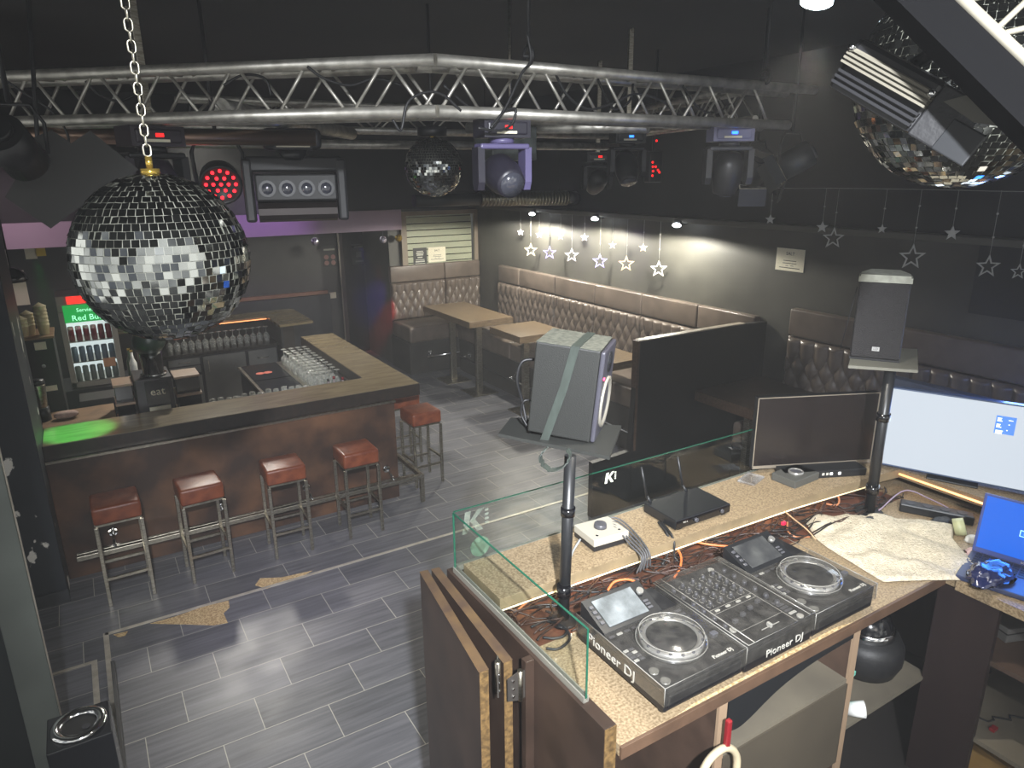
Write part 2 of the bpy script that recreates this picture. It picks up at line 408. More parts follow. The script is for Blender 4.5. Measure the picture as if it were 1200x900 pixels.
# window with frosted bands
fr = struct(MB().box(4.62, 11.05, 2.49, 6.05, 11.1, 2.56, 0.003).box(4.60, 11.02, 1.60, 4.70, 11.1, 2.56, 0.003).box(5.98, 11.05, 1.60, 6.05, 11.1, 2.49, 0.003)
            .box(4.62, 11.05, 1.58, 6.05, 11.1, 1.62, 0.003).build('window_1', mat('window_frame_wood', '#85796a', 0.5, col2='#776b5d', scale=5)))
MB().box(4.70, 11.20, 1.6, 5.98, 11.215, 2.5).build('window_pane', mat('night_glass', '#15171a', 0.1), fr)
fb = MB(); z = 1.60
for i in range(9):
    z1 = min(z+0.094, 2.49); fb.box(4.70, 11.17, z, 5.98, 11.176, z1); z += 0.108
fb.build('frosted_film', mat('frosted_film', '#a9ad94', 0.5, col2='#9da18a', scale=1.5), fr)

def poster(name, lab, M, w_, h_, bgm, lines, fg, title=None, tsize=0.05):
    o = MB().box(-w_/2, -h_/2, 0, w_/2, h_/2, 0.003).build(name, bgm, M=M); tag(o, lab, 'notice')
    mb = MB()
    for (cx_, cy_, lw, lh) in lines: mb.box(cx_-lw/2, cy_-lh/2, 0.0031, cx_+lw/2, cy_+lh/2, 0.0036)
    if lines: mb.build('printed_lines', fg, o)
    if title: text('printed_title', title, tsize, fg, o, Matrix.Translation((0, h_*0.27, 0.0034)))
    return o
wl = [(0, -0.01, .15, .006), (0, -0.035, .16, .006), (-.03, -0.058, .03, .005), (.03, -0.058, .04, .005), (0, -0.08, .24, .007)]
poster('paper_notice', 'cream paper notice pinned to the dark right wall above the booth bench', frame((6.046, 4.60, 2.30), (0, -1, 0), (0, 0, 1)), 0.33, 0.22, paperm, wl, inkm, 'SALT', 0.045)
poster('paper_notice', 'cream paper notice on the frosted window', frame((5.30, 11.165, 1.82), (1, 0, 0), (0, 0, 1)), 0.33, 0.25, paperm, wl, inkm, 'SALT', 0.045)
greyp = mat('poster_grey', '#c4c4b8', 0.6); dpost = mat('poster_dark', '#2a2c2c', 0.4)
poster('framed_notice', 'dark framed notice with grey lines on the frosted window', frame((4.98, 11.165, 1.80), (1, 0, 0), (0, 0, 1)), 0.25, 0.30, dpost,
       [(0, .09, .12, .014), (0, .06, .14, .02), (0, .03, .12, .02), (0, -.01, .09, .02), (0, -.05, .16, .012), (0, -.08, .17, .02), (0, -.12, .18, .02)], greyp)
p = poster('rules_notice', 'black notice with four round pictograms left of the alcove door', frame((3.80, 12.397, 1.77), (1, 0, 0), (0, 0, 1)), 0.27, 0.36, blackp, [(0, .12, .2, .03)], greyp)
pk = MB()
for sx in (-.06, .06):
    for sy in (-.01, -.11): pk.cyl((sx, sy, 0.003), (sx, sy, 0.004), 0.042, n=20)
pk.build('pictogram_discs', mat('pictogram', '#b98e86', 0.6), p)
p = poster('rules_notice', 'dark grey notice on the alcove door', frame((4.31, 12.328, 1.78), (1, 0, 0), (0, 0, 1)), 0.26, 0.36, dpost, [(0, .13, .16, .03), (0, 0, .1, .1), (0, -.12, .14, .03)], mat('poster_mid', '#6a6e66', 0.6))
tag(MB().box(3.74, 12.38, 1.03, 3.86, 12.40, 1.14, 0.004).build('light_switch', mat('switch_cream', '#c9c4ab', 0.5)), 'cream wall switch left of the alcove door', 'switch')
# wood rail low on the alcove wall
tag(MB().box(0.4, 12.33, 1.13, 3.70, 12.40, 1.19, 0.004).build('wall_rail', mat('rail_wood', '#7a5744', 0.5)), 'long brown wooden rail on the alcove wall', 'rail')
tag(MB().box(1.9, 12.34, 0.2, 3.74, 12.399, 1.12, 0.006).build('alcove_panel', mat('alcove_panel', '#2b2d31', 0.4)), 'dark panel under the wooden rail on the alcove wall', 'panel')
# mirror-ball ornaments hanging from the fascia
gold = mat('ornament_gold', '#c2a24a', 0.2, 0.8); silv = mat('ornament_silver', '#cfc9d8', 0.15, 0.8)
for (x, y, mm, lab) in ((369, 283, silv, 'left silver faceted ball hanging from the lilac fascia'), (449, 281, silv, 'right silver faceted ball hanging from the lilac fascia'), (467, 279, gold, 'gold faceted ball by the window frame')):
    P = ony(x, y, 10.95); r_ = 0.062
    mb = MB(); q = bmesh.ops.create_icosphere(mb.bm, subdivisions=2, radius=r_); o = mb.build('ornament_ball', mm, loc=P)
    tag(o, lab, 'ornament', 'ornaments on the fascia')
    MB().tube([(0, 0, r_-0.005), (0, 0, 0.15)], 0.002, 5).build('thread', silv, o)

# ------------------------------------------------------------------ bar
bar = thing('bar_counter', 'L-shaped bar counter with rusty brown front and pale top', 'bar counter', (1.0, 6.5, 0))
def bl(mb, name, m_, par=None): # parts of the bar, world coordinates minus base
    o = mb.build(name, m_, par or bar); o.location = (-1.0, -6.5, 0) if (par is None) else (0, 0, 0); return o
bl(MB().box(-0.46, 6.22, 0.0, 2.43, 6.27, 1.02, 0.003).box(2.38, 6.27, 0.0, 2.43, 9.0, 1.02, 0.003), 'front_panel', rust)
tp = MB(); tp.mi = 0
poly = [(-0.46, 6.25), (2.72, 6.25), (2.72, 9.02), (2.30, 9.02), (2.30, 6.74), (-0.46, 6.74)]
bl(MB().prism(poly, 1.03, 1.147), 'counter_slab', slab)
ins = [(-0.455, 6.255), (2.715, 6.255), (2.715, 9.015), (2.305, 9.015), (2.305, 6.735), (-0.455, 6.735)]
bl(MB().prism(ins, 1.147, 1.152), 'counter_top', ctop)
bl(MB().box(-0.46, 6.205, 1.012, 2.44, 6.23, 1.03), 'metal_strip', steel)
bl(MB().box(-0.46, 6.27, 0.0, 2.38, 6.30, 1.0).box(2.28, 6.3, 0, 2.31, 9.0, 1.02), 'inner_panel', mat('inner_panel', '#1d1b1a', 0.5))
rail = MB(); rail.box(-0.37, 5.96, 0.26, 2.60, 6.00, 0.30, 0.003); rail.box(2.56, 6.0, 0.26, 2.60, 8.6, 0.30, 0.003)
rail.box(-0.37, 6.03, 0.26, 2.52, 6.06, 0.29, 0.003)
bl(rail, 'foot_rail', steel)
for x in (-0.1, 0.75, 1.5, 2.3):
    bl(MB().tube([(x, 6.0, 0.29), (x, 6.12, 0.33), (x, 6.22, 0.34)], 0.012, 8).cyl((x, 6.195, 0.34), (x, 6.22, 0.34), 0.035), 'rail_bracket', chrome)
bl(MB().box(2.56, 5.97, 0, 2.60, 6.0, 0.26), 'rail_post', steel)
bl(MB().box(2.56, 8.55, 0, 2.60, 8.58, 0.26), 'rail_post', steel)
bl(MB().box(0.85, 6.80, 0.80, 2.28, 7.42, 0.86, 0.003), 'inner_worktop', mat('worktop_steel', '#8a8a86', 0.35, 0.8))
# bar stools
def make_stool():
    t = thing('bar_stool', '', 'stool', group='leather bar stools')
    a = 0.152
    s = MB(); s.box(-0.163, -0.163, 0.675, 0.163, 0.163, 0.81, 0.022, seg=4)
    # softly domed top
    for v in s.bm.verts:
        if v.co.z > 0.79: v.co.z += 0.012*(1-(v.co.x/0.165)**2)*(1-(v.co.y/0.165)**2)
    s.build('seat', brownlea, t)
    MB().box(-0.15, -0.15, 0.66, 0.15, 0.15, 0.675).build('seat_frame', steel, t)
    for sx in (-1, 1):
        for sy in (-1, 1): MB().box(sx*a-.0125, sy*a-.0125, 0, sx*a+.0125, sy*a+.0125, 0.66, 0.002).build('leg', steel, t)
    for sy in (-1, 1): MB().box(-a+.0125, sy*a-.009, 0.215, a-.0125, sy*a+.009, 0.235).build('stretcher', steel, t)
    for sx in (-1, 1): MB().box(sx*a-.009, -a+.0125, 0.275, sx*a+.009, a-.0125, 0.295).build('stretcher', steel, t)
    return t
st = make_stool()
sp_ = [(-0.045, 5.775, 0.02, 'brown leather bar stool at the left end of the bar front'),
       (0.545, 5.775, 0.05, 'brown leather bar stool second from the left at the bar front'),
       (1.215, 5.79, -0.02, 'brown leather bar stool third from the left at the bar front'),
       (1.865, 5.79, 0.0, 'brown leather bar stool nearest the right end of the bar front'),
       (2.805, 6.46, 0.03, 'brown leather bar stool standing at the right side of the bar'),
       (2.845, 7.08, -0.02, 'brown leather bar stool half hidden behind the stool at the bar corner')]
for i, (x, y, rz, lab) in enumerate(sp_):
    if i == 0: st.location = (x, y, 0); st.rotation_euler = (0, 0, rz); st['label'] = lab
    else: dup(st, lab, (x, y, 0), rz)

# back bar
cabg = mat('cabinet_grey', '#6a6a68', 0.4, col2='#5f5f5e', scale=3); cabd = mat('cabinet_dark', '#2c2c2e', 0.4)
bb = thing('back_bar_cabinet', 'grey cabinet run under the back bar with dark worktop', 'cabinet', (1.4, 10.2, 0))
def pb(mb, name, m_, base, par): o = mb.build(name, m_, par); o.location = (-base[0], -base[1], -base[2]); return o
B0 = (1.4, 10.2, 0)
pb(MB().box(0.35, 9.95, 0.05, 2.20, 10.6, 0.87), 'body', cabd, B0, bb)
pb(MB().box(0.33, 9.90, 0.87, 2.215, 10.62, 0.91, 0.004), 'worktop', mat('dark_worktop', '#262422', 0.25, col2='#3a3632', scale=40), B0, bb)
for (x0, x1, z0, z1, nm) in ((1.22, 1.76, 0.1, 0.84, 'door'), (1.80, 2.18, 0.62, 0.84, 'drawer'), (1.80, 2.18, 0.1, 0.58, 'door'), (0.80, 1.18, 0.1, 0.60, 'door'), (0.80, 1.18, 0.64, 0.73, 'drawer'), (0.80, 1.18, 0.75, 0.84, 'drawer')):
    o = pb(MB().box(x0, 9.925, z0, x1, 9.95, z1, 0.004), nm, cabg, B0, bb)
    hx = x0+0.06
    (MB().tube([(hx, 9.925, z1-0.05), (hx, 9.905, z1-0.06), (hx, 9.905, z1-0.2), (hx, 9.925, z1-0.21)], 0.006, 6) if nm == 'door' and z1-z0 > 0.3 else
     MB().tube([(x0+.12, 9.925, (z0+z1)/2), (x0+.13, 9.905, (z0+z1)/2), (x1-.13, 9.905, (z0+z1)/2), (x1-.12, 9.925, (z0+z1)/2)], 0.005, 6)).build('handle', steel, o)
sh = thing('back_bar_shelf', 'raised pale shelf over the upside-down glasses on the back bar', 'shelf', (2.4, 10.2, 0))
S0 = (2.4, 10.2, 0)
pb(MB().prism([(0.2, 10.42), (2.2, 10.40), (2.2, 9.67), (2.67, 9.71), (2.68, 10.85), (0.2, 10.85)], 1.17, 1.20), 'shelf_board', ctop, S0, sh)
pb(MB().box(2.22, 9.72, 0.0, 2.25, 10.8, 1.17), 'side_panel', cabd, S0, sh)
pb(MB().box(1.2, 10.385, 1.165, 2.19, 10.40, 1.175), 'light_strip', mat('orange_strip', '#ff9a60', 0.5, emit='#ff9a60', estr=1.3), S0, sh)
pb(MB().box(0.2, 10.82, 0.0, 2.67, 10.85, 1.17), 'back_panel', mat('shelf_back', '#2a2521', 0.5), S0, sh)
# wine glasses, upside down on the back bar
def make_glass(name, lab, prof, group, seg=20, m_=winegl, cat='glass'):
    o = MB().lathe(prof, seg).build(name, m_); return tag(o, lab, cat, group)
wine = [(0.031, 0), (0.034, 0.03), (0.040, 0.06), (0.040, 0.085), (0.032, 0.11), (0.012, 0.128), (0.004, 0.137), (0.0035, 0.195), (0.006, 0.200), (0.034, 0.204), (0.034, 0.207), (0.0, 0.210)]
g0 = make_glass('wine_glass', 'upside-down stemmed wine glass in the row under the back bar shelf', wine, 'upside-down wine glasses on the back bar')
n = 15
for i in range(n):
    o = g0 if i == 0 else g0.copy()
    if i: C.objects.link(o)
    o['label'] = ORD[i]+' upside-down stemmed wine glass from the left in the row on the back bar'
    o.location = (0.86+i*0.089, 10.12+random.uniform(-.01, .01), 0.911); o.scale = (1.05, 1.05, 1.0)
# chest with black lids and steel rim
ch = thing('ice_chest', 'black lidded steel-rimmed ice chest behind the bar', 'chest', (1.8, 8.2, 0))
Q0 = (1.8, 8.2, 0)
pb(MB().box(1.50, 7.45, 0, 1.99, 8.92, 0.86), 'body', cabd, Q0, ch)
pb(MB().box(1.48, 7.43, 0.855, 2.27, 8.94, 0.885, 0.003), 'steel_rim', steel, Q0, ch)
pb(MB().box(1.51, 8.16, 0.885, 1.93, 8.90, 0.895, 0.003), 'lid', mat('lid_black', '#16181c', 0.2), Q0, ch)
pb(MB().box(1.51, 7.46, 0.885, 1.93, 8.13, 0.895, 0.003), 'lid', _mats['lid_black'], Q0, ch)
for sx_ in (1.64, 1.73): pb(MB().cyl((sx_, 8.45, 0.8955), (sx_, 8.45, 0.8975), 0.05), 'sticker', mat('sticker_pink', '#c86a5a', 0.5), Q0, ch)
# racks of glasses beside the right counter
g1 = make_glass('wine_glass', 'upside-down stemmed glass in the dense rack beside the bar counter', wine, 'upside-down glasses in the rack inside the bar')
first = True
for i in range(4):
    for j in range(11):
        x, y = 2.0+i*0.083, 7.42+j*0.128
        o = g1 if first else g1.copy()
        if not first: C.objects.link(o)
        first = False; o.location = (x+random.uniform(-.006, .006), y, 0.8855)
tum = [(0.036, 0), (0.038, 0.005), (0.030, 0.10), (0.028, 0.118), (0.0, 0.120)]
g2 = make_glass('tumbler', 'upturned clear tumbler on the worktop behind the bar front', tum, 'tumblers behind the bar front')
first = True
for j in range(2):
    for i in range(13):
        o = g2 if first else g2.copy()
        if not first: C.objects.link(o)
        first = False; o.location = (0.92+i*0.078+random.uniform(-.008, .008), 7.14+j*0.11+random.uniform(-.01, .01), 0.861); o.scale = (1, 1, random.choice((1.3, 1.4, 1.5)))
# small pink bottles
for i, (x, y, lab) in enumerate(((2.06, 7.12, 'left small pink-labelled bottle beside the glass rack'), (2.14, 7.18, 'middle small pink-labelled bottle beside the glass rack'), (2.21, 7.10, 'right small pink-labelled bottle beside the glass rack'))):
    b_ = thing('small_bottle', lab, 'bottle', (x, y, 0.861), group='small pink bottles')
    MB().lathe([(0, 0), (0.027, 0), (0.027, 0.11), (0.012, 0.15), (0.011, 0.20), (0, 0.20)], 14).build('bottle_body', mat('bottle_clear', '#9a8f8f', 0.15), b_)
    MB().lathe([(0.0275, 0.03), (0.0285, 0.035), (0.0285, 0.09), (0.0275, 0.095)], 14).build('bottle_label', mat('label_pink', '#c98a92', 0.5), b_)
    MB().cyl((0, 0, 0.20), (0, 0, 0.225), 0.013).build('bottle_cap', redm if i else blackp, b_)
# fridge
fx0, fx1, fy, fz0, fz1 = -0.27, 0.26, 8.95, 0.90, 1.92
fg = thing('drinks_fridge', 'glass-fronted drinks fridge with red top sign behind the bar', 'fridge', (0, 9.2, fz0))
F0 = (0, 9.2, fz0)
frm = mat('fridge_frame', '#a39c92', 0.45)
pb(MB().box(fx0, fy+.02, fz0, fx0+.03, 9.45, fz1).box(fx1-.03, fy+.02, fz0, fx1, 9.45, fz1).box(fx0, 9.42, fz0, fx1, 9.45, fz1).box(fx0, fy+.02, fz0, fx1, 9.45, fz0+.03), 'cabinet', frm, F0, fg)
pb(MB().box(fx0, fy+.0, fz1-.17, fx1, 9.45, fz1, 0.006), 'top_box', frm, F0, fg)
pb(MB().box(fx0+.10, fy-.012, fz1-.085, fx1-.02, fy, fz1-.008), 'red_sign', mat('sign_red', '#ff3020', 0.4, emit='#ff2a20', estr=1.1), F0, fg)
gs = pb(MB().box(fx0+.05, fy-.012, fz1-.29, fx1-.03, fy+.0, fz1-.10), 'green_sign', mat('sign_green', '#24604a', 0.4, emit='#10c850', estr=0.35), F0, fg)
wt = mat('sign_letters', '#bfffd8', 0.4, emit='#a8ffd0', estr=0.8)
text('sign_lettering', 'Red Bull', 0.088, wt, gs, frame((-0.005, fy-.013, fz1-.245), (1, 0, 0), (0, 0, 1)))
text('sign_lettering', 'Serviert', 0.058, wt, gs, frame((-0.005, fy-.013, fz1-.16), (1, 0, 0), (0, 0, 1)))
for (a, b_, c, d_) in ((fx0, fx1, fz0, fz0+.06), (fx0, fx0+.055, fz0, fz1-.17), (fx1-.055, fx1, fz0, fz1-.17)):
    pb(MB().box(a, fy-.01, c, b_, fy+.02, d_, 0.003), 'door_frame', frm, F0, fg)
pb(MB().box(fx0+.055, fy+.005, fz0+.06, fx1-.055, fy+.01, fz1-.17), 'door_glass', clear, F0, fg)
pb(MB().box(fx0+.03, 9.40, fz0+.03, fx1-.03, 9.42, fz1-.17), 'lit_back', mat('fridge_back', '#dfe8ea', 0.5, emit='#e6f0f2', estr=0.55), F0, fg)
for z in (fz0+.05, fz0+.27, fz0+.50): pb(MB().box(fx0+.03, fy+.03, z, fx1-.03, 9.4, z+.008), 'wire_shelf', steel, F0, fg)
pb(MB().box(0.07, fy-.02, fz0+.20, 0.19, fy-.0105, fz0+.30), 'price_card', mat('card_orange', '#d39a74', 0.6), F0, fg)
cans = [mat('can_red', '#a3243a', 0.3, 0.3), mat('can_blue', '#8fa3bb', 0.3, 0.4), mat('can_steel', '#a9b3b0', 0.3, 0.5)]
for row, (z, mm, nm) in enumerate(((fz0+.508, cans[0], 'red drinks can on the top shelf of the fridge'), (fz0+.278, cans[1], 'pale blue drinks can on the middle shelf of the fridge'), (fz0+.058, cans[2], 'silver drinks can on the bottom shelf of the fridge'))):
    first = None
    for i in range(6):
        if first is None:
            first = tag(MB().lathe([(0, 0), (0.026, 0), (0.030, 0.008), (0.030, 0.15), (0.025, 0.165), (0, 0.165)], 14).build('drinks_can', mm), nm, 'can', nm.replace('drinks can', 'cans')); o = first
        else: o = first.copy(); C.objects.link(o)
        o['label'] = ORD[i]+' '+nm.replace(' on the ', ' from the left on the ')
        o.location = (fx0+.085+i*0.072, fy+.08, z+.0005)
# worktop under the fridge
tag(MB().box(-0.46, 8.85, 0.0, 0.34, 9.5, 0.895, 0.004).build('fridge_counter', cabd), 'dark low counter carrying the drinks fridge', 'counter')
# dark box, wooden tray shelf in front
o = tag(MB().box(-0.19, 7.45, 0.86, 0.16, 7.75, 1.14, 0.004).build('black_box', blackm), 'flat-fronted black box standing below the drinks fridge', 'box')
wd = mat('tray_wood', '#8a6c4e', 0.55, col2='#735840', scale=9)
tr = thing('wooden_tray_shelf', 'brown wooden drawer shelf with metal rails behind the left counter', 'shelf', (-0.2, 7.2, 0.0)); T0 = (-0.2, 7.2, 0)
pb(MB().box(-0.50, 6.95, 1.06, 0.08, 7.42, 1.09, 0.003), 'shelf_top', wd, T0, tr)
pb(MB().box(-0.50, 6.95, 0.86, -0.40, 7.42, 1.06, 0.003), 'side_panel', wd, T0, tr)
for z in (0.92, 0.97, 1.02): pb(MB().box(-0.40, 6.98, z, 0.08, 7.0, z+.018), 'metal_rail', steel, T0, tr)
tag(MB().box(-0.50, 6.85, 0.0, 0.80, 7.45, 0.86, 0.004).build('work_counter', cabd), 'dark work counter behind the left part of the bar', 'counter')
o = tag(MB().ball((0, 0, 0.02), 0.1, 14, (1, 0.6, 0.35)).build('folded_cloth', mat('cloth_pink', '#c3a79c', 0.9, col2='#a88c82', scale=20), loc=(-0.30, 7.15, 1.105)), 'crumpled pinkish cloth on the wooden drawer shelf', 'cloth')
# tall black dispenser cabinet with cups
ca = thing('black_dispenser', 'tall black dispenser cabinet with small white stickers at the left end', 'dispenser', (-0.42, 7.7, 0)); A0 = (-0.42, 7.7, 0)
pb(MB().box(-0.62, 7.50, 0.86, -0.30, 7.95, 1.76, 0.006), 'cabinet', blackm, A0, ca)
pb(MB().box(-0.63, 7.49, 1.755, -0.29, 7.96, 1.775, 0.003), 'top_board', wd, A0, ca)
pb(MB().box(-0.45, 7.494, 1.66, -0.36, 7.50, 1.73), 'sticker', paperm, A0, ca); pb(MB().box(-0.46, 7.494, 1.27, -0.34, 7.50, 1.32), 'sticker', paperm, A0, ca)
pb(MB().cyl((-0.41, 7.485, 1.51), (-0.41, 7.50, 1.51), 0.016), 'lock', chrome, A0, ca)
cupm = mat('paper_cups', '#d2c6a2', 0.6, col2='#c4b68f', scale=40, stretch=(1, 1, 0.2))
for (x, y, nh, lab, grp) in ((-0.52, 7.62, 3, 'left low stack of cream paper cups', 0), (-0.47, 7.68, 4, 'second low stack of cream paper cups', 0), (-0.36, 7.62, 6, 'right tall stack of cream paper cups', 0)):
    prof = [(0, 0), (0.038, 0)]
    for i in range(nh): prof += [(0.050, 0.085+i*0.034), (0.054, 0.088+i*0.034), (0.047, 0.092+i*0.034)]
    prof += [(0.0, 0.09+nh*0.034)]
    tag(MB().lathe(prof, 18).build('cup_stack', cupm, loc=(x, y, 1.776)), lab+' on the black dispenser', 'cup stack')
# steel blender-like shaker on left
sv = thing('steel_shaker', 'steel and clear blender jug at the far left of the bar', 'blender', (-0.47, 7.25, 0)); V0 = (-0.47, 7.25, 0)
pb(MB().lathe([(0, 0), (.06, 0), (.055, .12), (0, .12)], 18, Matrix.Translation((-0.47, 7.2, 1.09))), 'base', blackp, V0, sv)
pb(MB().lathe([(.045, 0), (.05, .02), (.06, .2), (.06, .21), (0, .21)], 18, Matrix.Translation((-0.47, 7.2, 1.21))), 'jug', steel, V0, sv)
pb(MB().lathe([(0, 0), (.062, 0), (.055, .04), (0, .04)], 18, Matrix.Translation((-0.47, 7.2, 1.42))), 'lid', blackp, V0, sv)
# wall papers and helmet-like lamp at far left on alcove wall
for (x, y, w_, h_, mm, lab) in ((36, 297, .14, .16, paperm, 'small cream label high on the alcove wall'), (47, 294, .13, .15, mat('note_yellow', '#d6b94a', 0.6), 'small yellow label high on the alcove wall'),
                          (17, 338, .30, .50, paperm, 'cream sheet pinned on the alcove wall at the far left')):
    P = ony(x, y, 12.39); tag(MB().box(-w_/2, -.003, -h_/2, w_/2, 0, h_/2).build('wall_label', mm, loc=P), lab, 'label')
P = ony(14, 328, 9.0); hl = thing('dome_lamp', 'black dome lamp at the far left behind the bar', 'lamp', P)
MB().lathe([(0, .13), (.07, .12), (.13, .06), (.15, 0), (.14, -.02), (0, -.02)], 20).build('lamp_dome', blackg, hl)
MB().tube([(0, 0, .12), (0, 0, 3.3-P.z)], 0.012, 6).build('drop_rod', blackm, hl)
# tap column with chrome cylinder
tc_ = thing('beer_tower', 'black beer tower with chrome cylinder and round black head', 'beer tower', (0.42, 7.0, 0)); C0 = (0.42, 7.0, 0)
pb(MB().box(0.26, 6.84, 0.86, 0.56, 7.25, 1.42, 0.006), 'body', mat('tower_body', '#2b2a2c', 0.35), C0, tc_)
pb(MB().lathe([(.0, 0), (.105, 0), (.11, .02), (.09, .03), (.09, .22), (.0, .22)], 28, Matrix.Translation((0.43, 6.98, 1.42))), 'cylinder', chrome, C0, tc_)
pb(MB().lathe([(0, 0), (.10, 0), (.135, .06), (.135, .12), (.11, .19), (.11, .34), (.0, .35)], 28, Matrix.Translation((0.43, 6.98, 1.64))), 'head', mat('tower_head', '#1c3026', 0.35), C0, tc_)
sg = pb(MB().box(0.335, 6.825, 1.18, 0.525, 6.84, 1.40, 0.002), 'sign_plate', blackg, C0, tc_)
text('sign_lettering', 'eat', 0.10, paperm, sg, frame((0.43, 6.823, 1.30), (1, 0, 0), (0, 0, 1)))
pb(MB().box(0.345, 6.826, 1.02, 0.52, 6.839, 1.16), 'paper_sheet', paperm, C0, tc_)
def tiers(x0, x1, y0, lab):
    t = thing('tiered_rack', lab, 'rack', ((x0+x1)/2, y0, 0.86))
    for i in range(3):
        mb = MB().box(x0, y0+i*0.02, 0.86+i*0.17, x1, y0+.30, 0.86+i*0.17+.15, 0.003); o = mb.build('tier', blackg, t); o.location = (-(x0+x1)/2, -y0, -0.86)
        mb = MB().box(x0-.01, y0-.02+i*0.02, 1.01+i*0.17, x1+.01, y0+.30, 1.03+i*0.17, 0.002); o = mb.build('tier_edge', mat('tier_wood', '#9c8470', 0.4), t); o.location = (-(x0+x1)/2, -y0, -0.86)
tiers(0.10, 0.24, 6.95, 'black tiered rack left of the beer tower')
tiers(0.60, 0.80, 6.95, 'black tiered rack right of the beer tower')
# bottles between fridge and tower
bg_ = mat('bottle_green', '#22402a', 0.12); bb_ = mat('bottle_brown', '#3a2a20', 0.12)
for i, (x, y, mm, lab) in enumerate(((0.34, 9.1, bg_, 'green bottle just right of the drinks fridge'), (0.43, 9.2, bb_, 'brown bottle next to the green one by the fridge'), (0.36, 8.98, whitem, 'white-labelled bottle in front beside the fridge'))):
    b_ = thing('liquor_bottle', lab, 'bottle', (x, y, 0.895+0.0), group='bottles beside the fridge')
    MB().lathe([(0, 0), (.04, 0), (.04, .20), (.016, .26), (.014, .33), (0, .33)], 16).build('bottle_body', mm, b_)
    MB().cyl((0, 0, .33), (0, 0, .35), .016).build('bottle_cap', gold, b_)
tag(MB().box(0.34, 8.9, 0, 0.60, 9.4, 0.893).build('bottle_counter', cabd), 'narrow dark counter under the bottles beside the fridge', 'counter')

# ------------------------------------------------------------------ upholstered benches
def tufted(w, h, a=0.15, b=0.25, depth=0.045):
    """panel in x (0..w), z (0..h), bulging towards -y"""
    n, k = int(w/0.0125), int(h/0.0125)
    bm = bmesh.new(); V = []
    na = max(2, round(w/a)); a = w/na
    v0, v1 = h*0.16, h*0.80
    nb = max(2, round((v1-v0)/(b/2))); hb = (v1-v0)/nb
    for j in range(k+1):
        row = []
        z = h*j/k
        for i in range(n+1):
            x = w*i/n
            u = x/a
            def chan(par): return abs(math.sin(PI*(u+par*0.5)))**0.5
            def dia(s):
                p_ = (u + s)/1.0; q_ = (u - s)/1.0
                return (abs(math.sin(PI*(u+s)/1.0)*math.sin(PI*(u-s)/1.0)))**0.38
            s = (z-v0)/(2*hb)
            if z < v0: d = chan(0)
            elif z > v1: d = chan(nb % 2)
            else: d = dia(s)
            e = min(x, w-x, 1)/0.03; e2 = min(z, h-z)/0.03
            edge = math.sqrt(max(0, min(1, e)))*math.sqrt(max(0, min(1, e2)))
            row.append(bm.verts.new((x, -0.045 - depth*d*edge - 0.015*edge, z)))
        V.append(row)
    for j in range(k):
        for i in range(n):
            f = bm.faces.new((V[j][i], V[j][i+1], V[j+1][i+1], V[j+1][i])); f.smooth = True
    # back and sides
    c = [bm.verts.new(p) for p in ((0, 0, 0), (w, 0, 0), (w, 0, h), (0, 0, h))]
    bm.faces.new(c)
    bm.faces.new([c[0]]+[V[0][i] for i in range(0, n+1)]+[c[1]]); bm.faces.new([c[3], c[2]]+[V[k][i] for i in range(n, -1, -1)])
    bm.faces.new([c[0], c[3]]+[V[j][0] for j in range(k, -1, -1)]); bm.faces.new([c[1]]+[V[j][n] for j in range(0, k+1)]+[c[2]])
    mb = MB(); mb.bm.free(); mb.bm = bm; return mb
def cushion(x0, y0, z0, x1, y1, z1, r=0.03):
    return MB().box(x0, y0, z0, x1, y1, z1, r, seg=4)
def bench(name_lab, origin, rz, length, modules, foot=True, left_end=True, ztop=1.69, base_z=0.53, seat_z=0.79, depth=0.66):
    """bench running along local +x; front faces local -y; the wall is at y = depth+.13"""
    t = thing('upholstered_bench', name_lab, 'bench', origin, rz)
    yb = depth+0.13
    MB().box(0, 0.03, 0, length, yb, base_z, 0.003).build('base', benchbase, t)
    x = 0
    for i, w in enumerate(modules):
        cushion(x+.003, 0, base_z, x+w-.003, depth+.06, seat_z, 0.035).build('seat_cushion', taupe, t)
        o = tufted(w-.012, ztop-0.28-seat_z).build('backrest', taupe, t); o.location = (x+.006, yb-.035, seat_z+.0)
        cushion(x+.004, yb-.10, ztop-.27, x+w-.004, yb, ztop, 0.022).build('headrest', taupe, t)
        x += w
    if foot:
        MB().tube([(0.25, -.09, .30), (length-.2, -.09, .30)], .018, 10).build('foot_rail', chrome, t)
        x = 0.35
        while x < length-.3:
            MB().cyl((x, .03, .33), (x, .02, .33), .045).cyl((x, .02, .33), (x, -.09, .31), .012).build('rail_bracket', chrome, t); x += 1.45
    return t
bench('short tufted taupe leather bench under the frosted window', (4.36, 10.31, 0), 0, 1.69, [1.0, 0.69])
bench('long tufted taupe leather bench along the right wall', (5.16, 10.20, 0), -PI/2, 5.32, [0.65, 1.0, 0.95, 0.95, 0.95, 0.82], depth=.76)
bench('tufted taupe leather bench behind the two monitors of the booth side', (5.19, 4.42, 0), -PI/2, 3.2, [1.1, 1.1, 1.0], foot=False, ztop=1.86, base_z=.55, seat_z=.82)
